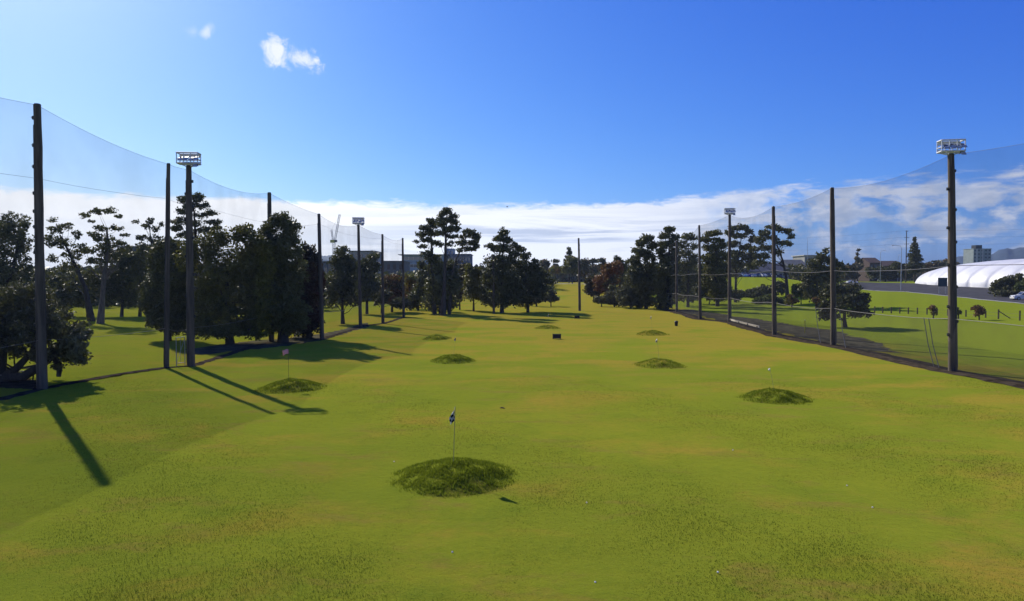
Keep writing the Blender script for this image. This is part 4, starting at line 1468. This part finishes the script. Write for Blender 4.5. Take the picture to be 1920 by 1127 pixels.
# beyond the road
FR = 'trees beyond the road on the right'
tree('norfolk_pine', 'tall pointed norfolk pine beside the power pole', 330, 1715,
     [(1715, 532, 2), (1715, 490, 1.4), (1715, 446, .5)],
     [(1715, 450, 2.5, 5), (1715, 458, 5, 3), (1714, 464, 8, 3), (1716, 471, 9, 3.5), (1714, 479, 13, 4), (1716, 487, 14, 4), (1715, 496, 16, 5), (1715, 506, 17, 6)],
     L_PINE, cr=3, dens=3.6, leafpx=1.6, per=9, flat=0.5, group=FR, limbs=20)
tree('conifer_tree', 'distant thin spindly conifer left of the curved street lamps', 380, 1608,
     [(1608, 528, 1.6), (1608, 495, 1), (1609, 466, .4)],
     [(1609, 469, 3.5, 3), (1608, 476, 3, 4, .6), (1606, 484, 7, 5, .7), (1610, 492, 9, 6)],
     L_FAR, cr=2.6, dens=2.6, leafpx=1.6, per=8, group=FR, limbs=12)
for (x, bl, lb, Yd, mt) in ((1598, [(1590, 505, 16, 10), (1606, 500, 12, 8), (1596, 515, 18, 8)], 'olive brown tree mass below the spindly conifer', 372, L_FAR),
                        (1660, [(1640, 508, 18, 8), (1668, 507, 20, 8), (1655, 517, 30, 8)], 'long dark clipped hedge behind the pale truck', 352, L_DARK),
                        (1690, [(1680, 497, 12, 6), (1695, 502, 12, 9), (1700, 514, 14, 10)], 'dark hedge trees below the power pole', 345, L_DARK),
                        (1752, [(1742, 500, 14, 10), (1762, 496, 14, 10), (1755, 512, 18, 10)], 'brownish tree row left of the white dome', 420, L_FAR),
                        (1775, [(1778, 490, 9, 5), (1785, 497, 14, 8)], 'small brown tree peeping above the left shoulder of the dome', 450, L_FAR)):
    tree('broadleaf_tree', lb, Yd, x, [(x, 525, 1.2), (x, 515, 1), (x, 505, .8)], bl, mt, cr=4, dens=3.6, leafpx=2.0, group=FR)
for (x, bl, lb, Yd, mt) in ((1885, [(1868, 534, 9, 9), (1880, 531, 12, 10), (1895, 528, 14, 12), (1910, 524, 12, 12), (1888, 542, 32, 9), (1890, 549, 34, 6)], 'dark shrub row in front of the dome at the right edge', 172, L_DARK),
                        (1915, [(1914, 536, 11, 9), (1930, 530, 14, 12), (1925, 543, 20, 7)], 'brighter green shrub at the right frame edge', 168, L_BRUSH)):
    tree('bush', lb, Yd, x, [(x, 545, 1.2), (x, 540, 1), (x, 535, .8)], bl, mt, cr=4, dens=3.6, leafpx=2.2, group=FR, cat='bush')

# far-off woodland that reads as one mass
def woodland(name, spans, mat, cr, leaf):
    cs, rs = [], []
    for (xa, xb, Yd, ytop, n) in spans:
        for i in range(n):
            x = xa + (xb - xa) * (i + rnd.random()) / n
            yy = Yd * rnd.uniform(0.95, 1.1)
            top = P(x, ytop + rnd.uniform(-5, 5), yy)
            r = cr * yy / F
            gz = float(terr(top.x, yy))
            hcol = max(top.z - gz, 1.5)
            for q in range(9):
                z = gz + hcol * (0.08 + 0.92 * (q + rnd.random()) / 9) - r * 0.3
                sp = r * 1.6
                cs.append((top.x + rnd.uniform(-sp, sp), yy + rnd.uniform(-sp, sp), z))
                rs.append(r * rnd.uniform(0.7, 1.3))
    V = leaves_at(np.array(cs), np.array(rs), 14, leaf, 0.8)
    o = mesh_np(name, V, np.arange(len(V)).reshape(-1, 4), mat)
    return tag(o, 'far band of mixed woodland along the horizon', 'woodland', kind='stuff')


woodland('distant_woodland', [(-260, 330, 380, 505, 150), (330, 700, 420, 497, 110), (680, 1000, 430, 500, 90), (980, 1200, 400, 506, 70),
                              (1180, 1560, 380, 500, 110), (1560, 1760, 560, 506, 60), (1720, 2250, 620, 508, 130)], L_FAR, 9, 1.3)

woodland('background_woodland', [(-300, 270, 190, 512, 150), (90, 330, 165, 505, 70), (330, 600, 150, 520, 60), (560, 800, 205, 515, 110), (760, 1030, 225, 512, 90),
                                 (1170, 1330, 215, 500, 34), (1250, 1400, 262, 492, 26), (1480, 1570, 262, 500, 22)], L_DARK, 9, 0.6)

# ------------------------------------------------------------------ road, kerb, path
ra = [G(x, y) for x, y in ((1575, 529), (1640, 530), (1718, 531.5), (1800, 536), (1860, 541), (1990, 551), (2100, 560))]
rb = [G(x, y) for x, y in ((1590, 541), (1640, 545.5), (1700, 547.5), (1800, 558), (1920, 571), (2040, 586), (2160, 602))]
road = sheet('road', ASPH, ra, rb, 0.10, 110, 14)
kb = [p + Vector((0.0, -0.25, 0)) for p in rb]
sheet('kerb', CONC, rb, kb, 0.16, 110, 2)
sheet('path', CONC, [GY(x, 262) for x in (1040, 1085, 1110)], [GY(x, 254) for x in (1030, 1085, 1110)], 0.08, 20, 3)

# ------------------------------------------------------------------ white air dome
dc = Vector((191.5, 204.0, 0))
dcz = 3.2
ax = Vector((-0.10, 0.995, 0)).normalized()
sd = Vector((-ax.y, ax.x, 0))
a_, b_, h_ = 90.0, 31.0, 10.8
root = thing('sports_dome', (dc.x, dc.y, dcz), 'white air supported sports dome with curved seams beyond the road', 'dome')
vs = []
NU, NV = 220, 44
for i in range(NU + 1):
    u = -1 + 2 * i / NU
    e = max(1 - abs(u) ** 3.3, 0.0)
    w = b_ * e ** 0.5
    hh = h_ * e ** 0.38
    seam = abs(math.sin(math.pi * (a_ * u) / 9.0))
    bul = 1 + 0.040 * (seam ** 0.45 - 1) * (1 if abs(u) < 0.97 else 0)
    for j in range(NV + 1):
        th = math.pi * j / NV
        cc, sn = math.cos(th), math.sin(th)
        y_ = w * math.copysign(abs(cc) ** 0.8, cc) * bul
        z_ = hh * (abs(sn) ** 0.85) * bul
        p = ax * (a_ * u) + sd * y_
        vs.append((p.x, p.y, z_))
I = np.arange(len(vs)).reshape(NU + 1, NV + 1)
Q = np.stack([I[:-1, :-1].ravel(), I[:-1, 1:].ravel(), I[1:, 1:].ravel(), I[1:, :-1].ravel()], 1)
mesh_np('membrane', vs, Q, DOMEM, root, smooth=True)
m = MB()
kpts = []
for k in range(-8, 9):
    pass
m.tube([tuple(ax * t_ + Vector((0, 0, h_ * (1 - abs(t_ / a_) ** 3.3) ** 0.42 + 0.05))) for t_ in np.linspace(-70, 70, 60)], 0.28, 6)
m.build('ridge_strip', WHITE, root)
m = MB()
m.tube([tuple(ax * (a_ * u) + sd * (b_ * (1 - abs(u) ** 3.3) ** 0.5 + 0.25) + Vector((0, 0, 0.2))) for u in np.linspace(-0.985, 0.985, 80)], 0.3, 6)
m.build('base_anchor', CONC, root)

# ------------------------------------------------------------------ hills
def hills(name, prof, Yd, depth):
    vs = []
    xs = np.linspace(prof[0][0], prof[-1][0], 140)
    ys = np.interp(xs, [p[0] for p in prof], [p[1] for p in prof])
    for i, (x, y) in enumerate(zip(xs, ys)):
        y += 0.9 * math.sin(i * 0.9) * math.sin(i * 0.37)
        top = P(x, y, Yd)
        for q in np.linspace(-1, 1, 11):
            hgt = max(top.z, 0) * (1 - abs(q) ** 1.3)
            jit = 0.07 * top.z * math.sin(i * 0.55 + q * 9) * (1 - abs(q)) * (1 if q != 0 else 0)
            vs.append((top.x * (1 + q * depth / Yd), Yd + q * depth, max(hgt + jit, 0) - 3))
    I = np.arange(len(vs)).reshape(140, 11)
    Q = np.stack([I[:-1, :-1].ravel(), I[1:, :-1].ravel(), I[1:, 1:].ravel(), I[:-1, 1:].ravel()], 1)
    tag(mesh_np(name, vs, Q, HILLM, smooth=True), kind='structure')


hills('hills', [(1690, 520), (1760, 487), (1800, 480), (1822, 477), (1856, 477), (1874, 467), (1888, 465), (1900, 465.5), (1914, 462), (1924, 463), (1960, 468), (2040, 480), (2200, 520)], 3300, 500)
hills('hills', [(520, 520), (575, 486), (600, 479), (628, 477), (655, 485), (700, 520)], 3200, 400)

# ------------------------------------------------------------------ buildings
def building(name, label, Yd, x0, x1, ytop, depth, wall, roof='flat', roofm=None, floors=0, wincols=0, over=0.6, winm=None, rise=2.5, cat='building', band=False, rz=0.0):
    g = GY((x0 + x1) / 2, Yd)
    top = P((x0 + x1) / 2, ytop, Yd).z
    w = (x1 - x0) / F * Yd
    h = top - g.z
    roofm = roofm or ROOF
    root = thing(name, g, label, cat, rz=rz)
    if roof == 'gable':
        wh = h - rise
        m = MB()
        m.prism([(-w / 2, -0.5), (w / 2, -0.5), (w / 2, wh), (-w / 2, wh)], 0, depth)
        m.prism([(0.0, wh + 0.003), (depth, wh + 0.003), (depth / 2, h - 0.15)], -w / 2, w / 2, 'x')
        m.build('wall', wall, root)
        m = MB()
        o = over
        t = 0.18
        for sy in (0, 1):
            ye = -o if sy == 0 else depth + o
            sl_ = rise / (depth / 2)
            m.prism([(ye, wh - o * sl_ + 0.02), (depth / 2, h + 0.02), (depth / 2, h + t), (ye, wh - o * sl_ + t)], -w / 2 - o, w / 2 + o, 'x')
        m.build('roof', roofm, root)
        wh_ = wh
    else:
        m = MB()
        m.box((0, depth / 2, (h - 0.4) / 2 - 0.25), (w, depth, h - 0.4 + 0.5))
        m.build('wall', wall, root)
        m = MB()
        m.box((0, depth / 2, h - 0.195), (w + 2 * over, depth + 2 * over, 0.39))
        m.build('roof', roofm, root)
        wh_ = h - 0.4
    for f in range(floors):
        fh = wh_ / floors
        zc = fh * (f + 0.55)
        if band:
            q = MB()
            q.box((0, -0.02, zc), (w * 0.9, 0.06, fh * 0.42))
            fr = q.build('window_band', winm or WIN, root)
            q = MB()
            n = max(2, int(w / 3))
            for k in range(n + 1):
                q.box((-w * 0.45 + k * w * 0.9 / n, -0.07, zc), (0.12, 0.05, fh * 0.42))
            q.box((0, -0.07, zc - fh * 0.21 - 0.06), (w * 0.9 + .12, 0.09, 0.12))
            q.build('mullions', PALEWALL, fr)
        else:
            for k in range(wincols):
                xc = -w / 2 + w * (k + 0.5) / wincols
                q = MB()
                q.box((xc, -0.02, zc), (w / wincols * 0.5, 0.06, fh * 0.45))
                fr = q.build('window', winm or WIN, root)
                q = MB()
                q.box((xc, -0.055, zc - fh * 0.225 - 0.05), (w / wincols * 0.56, 0.12, 0.10))
                q.build('sill', PALEWALL, fr)
    return root, g, w, h


BLD = BLUEGREY
r_, g_, w_, hh_ = building('office_building', 'large blue grey office block with overhanging roof behind the last left pole', 400, 754, 832, 477, 30, BLD, floors=4, band=True, over=2.0, roofm=CONCD)
building('office_building', 'long dark building continuing behind the tallest pine', 420, 834, 882, 476, 24, CONCD, floors=3, wincols=9, over=0.5)
building('office_building', 'pale blue block peeping over the long dark building behind the pines', 455, 833, 851, 466, 12, BLUEGREY, floors=5, wincols=3, over=0.2, roofm=BLUEGREY)
building('warehouse', 'low dark flat roofed warehouse between the last two left poles', 330, 690, 757, 489, 20, CONCD, floors=2, wincols=6, over=0.8, winm=BRICK)
building('office_building', 'grey flat roofed building behind the far left floodlight pole', 300, 655, 701, 470, 18, CONC, floors=4, wincols=5, over=0.5)
building('shed', 'small white roofed shed right of the dense dark group', 300, 597, 616, 488, 10, CONCD, floors=1, wincols=2, over=0.3, roofm=WHITE)
building('office_building', 'grey flat roofed building hidden behind the trees left of the slim pole', 260, 226, 302, 461.5, 18, CONCD, floors=4, wincols=8, over=0.6, roofm=CONCD)
building('office_building', 'pale concrete building above the trees right of the wide airy gum', 330, 1508, 1538, 478, 14, CONC, floors=3, wincols=4, over=0.6, roofm=PALEWALL)
building('house', 'brown roofed clubhouse behind the row of parked cars', 272, 1392, 1478, 494, 12, PALEWALL, roof='gable', roofm=ROOF, floors=1, wincols=9, rise=3.0, over=0.8)
building('house', 'grey house with stepped roof behind the bushes beside the concrete building', 300, 1478, 1510, 487, 12, CONCD, roof='gable', roofm=CONCD, floors=2, wincols=4, rise=2.4, over=0.6)
building('house', 'red brick gabled house beyond the road right of the spindly conifer', 400, 1630, 1652, 483, 16, BRICK, roof='gable', roofm=BRICK, floors=2, wincols=3, rise=3.0, over=0.4)
building('house', 'long low brown roofed house right of the red brick gable', 410, 1653, 1692, 489, 16, BRICK, roof='gable', roofm=BRICK, floors=1, wincols=6, rise=3.0, over=0.6)
tw, tg, tww, th = building('tower_block', 'grey green tower block with a dark box on its roof behind the dome', 620, 1824, 1857, 466, 14, TOWERG, floors=9, wincols=5, over=0.3, roofm=TOWERG)
m = MB()
m.box((-tww * 0.12, 5, th + 1.6), (tww * 0.36, 6, 3.2))
m.build('plant_room', DARKMET, tw)
m = MB()
m.box((-tww * 0.32, -0.08, th * 0.5), (tww * 0.10, 0.16, th * 0.98))
m.box((tww * 0.02, -0.08, th * 0.5), (tww * 0.06, 0.16, th * 0.98))
m.build('pilaster', PALEWALL, tw)
# radio mast by the concrete building
g = GY(1513, 318)
root = thing('radio_mast', g, 'thin radio mast rising left of the pole by the concrete building', 'mast')
zt = P(1513, 443, 318).z - g.z
m = MB()
m.tube([(0, 0, 0), (0, 0, zt * 0.6), (0, 0, zt)], [0.16, 0.10, 0.03], 6)
m.build('shaft', GALV, root)
m = MB()
for k in (0.7, 0.8):
    m.tube([(-0.8, 0, zt * k), (0.8, 0, zt * k)], 0.03, 5)
m.build('aerial', GALV, root)

# construction crane
g = GY(628, 620)
root = thing('tower_crane', g, 'yellow and grey luffing construction crane left of the far floodlight pole', 'crane')
k = 620 / F
def C2(x, y):
    p = P(x, y, 620) - g
    return Vector((p.x, 0, p.z))
def lattice(m, a, b, w, n, r=0.12):
    d = (b - a).normalized()
    s1 = Vector((0, 1, 0)) * w / 2
    s2 = d.cross(Vector((0, 1, 0))).normalized() * w / 2
    cs_ = [s1 + s2, s1 - s2, -s1 - s2, -s1 + s2]
    for c in cs_:
        m.tube([a + c, b + c], r, 4)
    for i in range(n):
        p, q = a.lerp(b, i / n), a.lerp(b, (i + 1) / n)
        for j in range(4):
            m.tube([p + cs_[j], q + cs_[(j + 1) % 4]], r * 0.6, 4)
m = MB()
lattice(m, C2(627, 520), C2(626, 456), 2.0, 18, 0.16)
m.build('mast', PALEWALL, root)
m = MB()
lattice(m, C2(627, 456), C2(637, 402), 1.3, 16, 0.13)
m.build('jib', PALEWALL, root)
m = MB()
lattice(m, C2(625, 455), C2(621.5, 431), 1.1, 7, 0.13)
m.build('a_frame', PALEWALL, root)
m = MB()
m.box(C2(623.5, 452.5) , (3.6, 2.4, 2.6))
m.build('cab', CRANEY, root)
m = MB()
m.box(C2(630, 452), (1.8, 2.2, 2.0))
m.build('counterweight', DARKMET, root)
m = MB()
m.tube([C2(621.5, 431), C2(637, 402)], 0.06, 4)
m.build('pendant_line', CABLE, root)

# ------------------------------------------------------------------ street furniture beyond the right net
def street_lamp(x, Yd, ytop, side, label, armpx, curved=False, base=None):
    g = base or GY(x, Yd)
    Yd = g.y
    zt = P(x, ytop, Yd).z - g.z
    arm = armpx / F * Yd
    root = thing('street_lamp', g, label, 'street lamp', 'street lamps beside the road')
    m = MB()
    m.tube([(0, 0, 0), (0, 0, zt * 0.5), (0, 0, zt * 0.93)], [0.16, 0.12, 0.09], 8)
    m.build('column', GALV, root)
    m = MB()
    if curved:
        pts = [(side * arm * (1 - math.cos(t_)), 0, zt * 0.93 + 0.9 * math.sin(t_)) for t_ in np.linspace(0, math.pi / 2, 8)]
    else:
        pts = [(0, 0, zt * 0.93), (side * 0.3, 0, zt * 0.985), (side * arm, 0, zt)]
    m.tube(pts, 0.06, 6)
    m.build('arm', GALV, root)
    m = MB()
    e = pts[-1]
    m.tube([(e[0] - side * 0.1, 0, e[2]), (e[0] + side * 0.2, 0, e[2] + 0.02), (e[0] + side * 0.7, 0, e[2] - 0.03)], [0.07, 0.16, 0.08], 8)
    m.build('lamp_head', FRAMEP, root)


street_lamp(1689, 225, 460, -1, 'tall pale street lamp with a long arm reaching left at the road edge', 15, base=G(1689, 546))
street_lamp(1650, 340, 469, 1, 'distant street lamp with a curved arm in front of the brick house', 7, curved=True)
street_lamp(1683, 400, 477, 1, 'farthest short street lamp between the curved lamp and the power pole', 2, curved=True)

g = GY(1698, 300)
zt = P(1698, 432, 300).z - g.z
root = thing('power_pole', g, 'dark power pole with cross arms left of the norfolk pine', 'power pole')
m = MB()
m.tube([(0, 0, 0), (0, 0, zt)], [0.24, 0.16], 8)
m.build('shaft', TIMB, root)
for q, wd in ((zt - 0.4, 1.3), (zt - 3.2, 2.1), (zt - 6.0, 2.1)):
    m = MB()
    m.box((0, -0.22, q), (wd, 0.12, 0.14))
    c = m.build('crossarm', TIMB, root)
    for s_ in (-1, -0.4, 0.4, 1):
        m = MB()
        m.tube([(s_ * wd * 0.46, -0.22, q + 0.08), (s_ * wd * 0.46, -0.22, q + 0.24)], 0.05, 6)
        m.build('insulator', GALV, c)
for q, dz in ((zt - 0.1, 1.0), (zt - 2.9, 3.5), (zt - 5.7, 6.0)):
    m = MB()
    a = Vector((0, -0.2, q))
    for (ex, ey) in ((-78, 60), (60, -70)):
        b = Vector((ex, ey, q - 1.5))
        m.tube([a.lerp(b, t_) - Vector((0, 0, 2.2 * 4 * t_ * (1 - t_) * 0.5)) for t_ in np.linspace(0, 1, 14)], 0.022, 4)
    m.build('wire', CABLE, root)

# road sign seen from its plain side
g = G(1767, 551)
k = g.y / F
root = thing('road_sign', g, 'large blue green road sign board on two posts left of the thick floodlight pole', 'sign', rz=-0.25)
zb, zt = P(1767, 537, g.y).z - g.z, P(1767, 521, g.y).z - g.z
wd = 15 * k
m = MB()
m.box((0, 0, (zb + zt) / 2), (wd, 0.06, zt - zb))
pn = m.build('board', SIGNB, root)
m = MB()
for a, b in (((0, zb), (wd + .1, .08)), ((0, zt), (wd + .1, .08))):
    m.box((0, 0.0, a[1]), (b[0], 0.10, b[1]))
m.box((-wd / 2, 0, (zb + zt) / 2), (0.08, 0.10, zt - zb - .08))
m.box((wd / 2, 0, (zb + zt) / 2), (0.08, 0.10, zt - zb - .08))
m.build('rim', DARKMET, pn)
for s_ in (-1, 1):
    m = MB()
    m.tube([(s_ * wd * 0.36, 0.12, -0.2), (s_ * wd * 0.36, 0.12, zt)], 0.09, 8)
    m.build('post', GALV, root)

# post and wire fence at the toe of the bank
root = thing('field_fence', G(1640, 586), 'post and wire fence along the foot of the grass bank below the road', 'fence')
o = root.location.copy()
fp = [(1622, 585), (1640, 586), (1655, 587), (1671, 587.5), (1687, 588), (1703, 588.5), (1720, 589), (1738, 590), (1757, 591), (1777, 592), (1811, 594),
      (1829, 595), (1848, 596), (1872, 598), (1912, 601), (1940, 603)]
prev = None
tops = []
for (x, y) in fp:
    p = G(x, y) - o
    m = MB()
    hp = 1.25 if x not in (1872, 1912) else 1.6
    m.box((p.x, p.y, p.z + hp / 2 - 0.1), (0.16, 0.16, hp + 0.1), 0.3)
    m.build('post', TIMB, root)
    tops.append(p)
m = MB()
p = G(1872, 598) - o
m.tube([(p.x, p.y, p.z + 1.3), (p.x + 1.5, p.y - 0.6, p.z + 0.1)], 0.07, 6)
m.build('strainer', TIMB, root)
for hz in (0.45, 1.0):
    m = MB()
    m.tube([(q.x, q.y - 0.09, q.z + hz) for q in tops], 0.014, 4, cap=False)
    m.build('wire', CABLE, root)
g = G(1509, 625)
root = thing('marker_post', g, 'thin yellow marker post beyond the right net left of the low spreading tree', 'post')
m = MB()
m.tube([(0, 0, 0), (0, 0, 1.55)], 0.055, 8)
m.build('shaft', CRANEY, root)
m = MB()
m.tube([(0, 0, 1.552), (0, 0, 1.62)], [0.05, 0.02], 8)
m.build('cap', WHITE, root)

# ------------------------------------------------------------------ vehicles
PAINTS = {}
def paint(n, c):
    if n not in PAINTS:
        PAINTS[n] = plain(n + ' car paint', c, 0.25, 0.1, vary=0.03, spec=0.6)
    return PAINTS[n]


def wheels(root, xs, w, r):
    for x in xs:
        for s_ in (-1, 1):
            m = MB()
            m.tube([(x, s_ * (w / 2 - 0.22), r), (x, s_ * (w / 2 + 0.01), r)], r, 16)
            t_ = m.build('wheel', TYRE, root)
            m = MB()
            m.tube([(x, s_ * (w / 2 + 0.012), r), (x, s_ * (w / 2 + 0.03), r)], r * 0.6, 12)
            m.build('rim', GALV, t_)


def car(label, g, yaw, col, style='sedan', sc=1.0, group='cars parked in a row on the rise', name='parked_car'):
    root = thing(name, g + Vector((0, 0, 0.03)), label, 'car', group, rz=yaw)
    root.scale = (sc, sc, sc)
    w = 1.76
    if style == 'sedan':
        body = [(-2.15, .32), (-2.2, .78), (-2.0, .95), (-1.3, 1.0), (1.15, 0.98), (1.98, .86), (2.15, .62), (2.15, .32)]
        cab = [(-1.45, 1.0), (-0.85, 1.40), (0.35, 1.43), (1.12, .985)]
        gl = [(-1.28, 1.02), (-0.80, 1.34), (0.32, 1.37), (0.92, 1.02)]
    else:
        body = [(-2.1, .32), (-2.15, .85), (-2.1, 1.05), (1.05, 1.02), (1.95, .92), (2.12, .65), (2.12, .32)]
        cab = [(-2.08, 1.05), (-1.9, 1.60), (0.25, 1.64), (1.02, 1.025)]
        gl = [(-1.95, 1.08), (-1.80, 1.52), (0.22, 1.56), (0.85, 1.08)]
    m = MB()
    m.prism(body, -w / 2, w / 2)
    m.build('body', col, root)
    m = MB()
    m.prism([(x, z + 0.002) for x, z in cab], -w / 2 + 0.10, w / 2 - 0.10)
    cb = m.build('cabin', col, root)
    m = MB()
    m.prism(gl, -w / 2 + 0.085, -w / 2 + 0.096)
    m.prism(gl, w / 2 - 0.096, w / 2 - 0.085)
    m.build('side_windows', WIN, cb)
    for a, b in ((cab[2], cab[3]), (cab[1], cab[0])):
        m = MB()
        va, vb = Vector((a[0], 0, a[1])), Vector((b[0], 0, b[1]))
        d = vb - va
        nrm = Vector((-d.z, 0, d.x)).normalized()
        if nrm.z < 0:
            nrm = -nrm
        p0, p1 = va + d * 0.12 + nrm * 0.012, va + d * 0.9 + nrm * 0.012
        hw = w / 2 - 0.18
        m.add([(p0.x, -hw, p0.z), (p0.x, hw, p0.z), (p1.x, hw, p1.z), (p1.x, -hw, p1.z),
               (p0.x, -hw, p0.z - .01), (p0.x, hw, p0.z - .01), (p1.x, hw, p1.z - .01), (p1.x, -hw, p1.z - .01)],
              [(0, 1, 2, 3), (7, 6, 5, 4), (0, 4, 5, 1), (2, 6, 7, 3)])
        m.build('windscreen', WIN, cb)
    wheels(root, (-1.35, 1.32), w, 0.33)
    for s_ in (-1, 1):
        m = MB()
        m.box((2.10, s_ * 0.62, 0.72), (0.14, 0.34, 0.16))
        m.build('headlight', GLASS, root)
    return root


RED_ = (0.35, 0.03, 0.03)
cars = [(1386, 'dark', 'dark car at the left end of the parked row', 'sedan'), (1394, 'sky blue', 'pale blue car third from the left in the parked row', 'hatch'),
        (1401, 'royal blue', 'deep blue car in the parked row beside the pale blue one', 'hatch'), (1412, 'silver', 'silver car right of the blue pair in the parked row', 'sedan'),
        (1421, 'teal', 'grey teal car in the middle of the parked row', 'hatch'), (1430, 'white', 'white car in the middle of the parked row', 'sedan'),
        (1439, 'black', 'black car between two white cars in the parked row', 'hatch'), (1448, 'white', 'white car just left of the pole before the gum trees', 'hatch'),
        (1461, 'dark', 'dark car partly behind the wide airy gum branches', 'hatch'), (1470, 'grey', 'grey car near the right end of the parked row', 'sedan'),
        (1481, 'red', 'red car at the right end of the parked row', 'hatch')]
COLS = {'dark': (0.03, 0.03, 0.04), 'sky blue': (0.25, 0.42, 0.65), 'royal blue': (0.02, 0.06, 0.40), 'silver': (0.45, 0.47, 0.50), 'teal': (0.16, 0.26, 0.28),
        'white': (0.75, 0.75, 0.75), 'black': (0.015, 0.015, 0.018), 'grey': (0.22, 0.22, 0.23), 'red': RED_}
for i, (x, c, lab, st) in enumerate(cars):
    car(lab, GY(x, 250 + rnd.uniform(-1, 1)), math.radians(-90 + rnd.uniform(-12, 12)), paint(c, COLS[c]), st)
car('white car on the road cut by the right frame edge', G(1920, 563) , math.radians(168), paint('white', COLS['white']), 'hatch', 1.12, None, 'white_car')
car('small white car half hidden above the low spreading tree on the road', G(1597, 531.5), math.radians(180), paint('white', COLS['white']), 'sedan', 1.0, None, 'white_car')
# light truck
g = G(1655, 528.5)
root = thing('light_truck', g, 'cream box truck facing left on the far side of the road', 'truck', rz=math.radians(180))
sc = 10.5 * g.y / F / 5.2 / 1.0
root.scale = (max(0.9, min(sc, 1.5)),) * 3
m = MB()
m.prism([(0.7, .45), (0.7, 1.25), (1.2, 1.95), (2.0, 2.0), (2.5, 1.25), (2.75, 1.1), (2.75, .45)], -0.92, 0.92)
m.build('cab', WHITE, root)
m = MB()
m.box((-1.0, 0, 1.62), (3.3, 2.0, 2.05))
m.build('box_body', CREAM, root)
m = MB()
m.box((0.1, 0, 0.5), (5.0, 0.8, 0.18))
m.build('chassis', DARKMET, root)
m = MB()
m.prism([(1.22, 1.28), (1.42, 1.85), (1.95, 1.88), (2.30, 1.28)], -0.935, -0.925)
m.prism([(1.22, 1.28), (1.42, 1.85), (1.95, 1.88), (2.30, 1.28)], 0.925, 0.935)
m.build('side_windows', WIN, root)
wheels(root, (-1.7, 1.75), 1.8, 0.38)

# ------------------------------------------------------------------ air
m = MB()
m.box((0, 1900, 123), (7800, 4700, 258))
hz = bpy.data.materials.new('haze')
hz.use_nodes = True
t = NT(hz.node_tree)
pv = t.n('ShaderNodeVolumePrincipled')
pv.inputs['Color'].default_value = (0.50, 0.69, 1.0, 1)
pv.inputs['Density'].default_value = 0.00009
pv.inputs['Anisotropy'].default_value = 0.35
o_ = t.n('ShaderNodeOutputMaterial')
t.l(pv.outputs[0], o_.inputs['Volume'])
tag(m.build('haze', hz), kind='stuff')
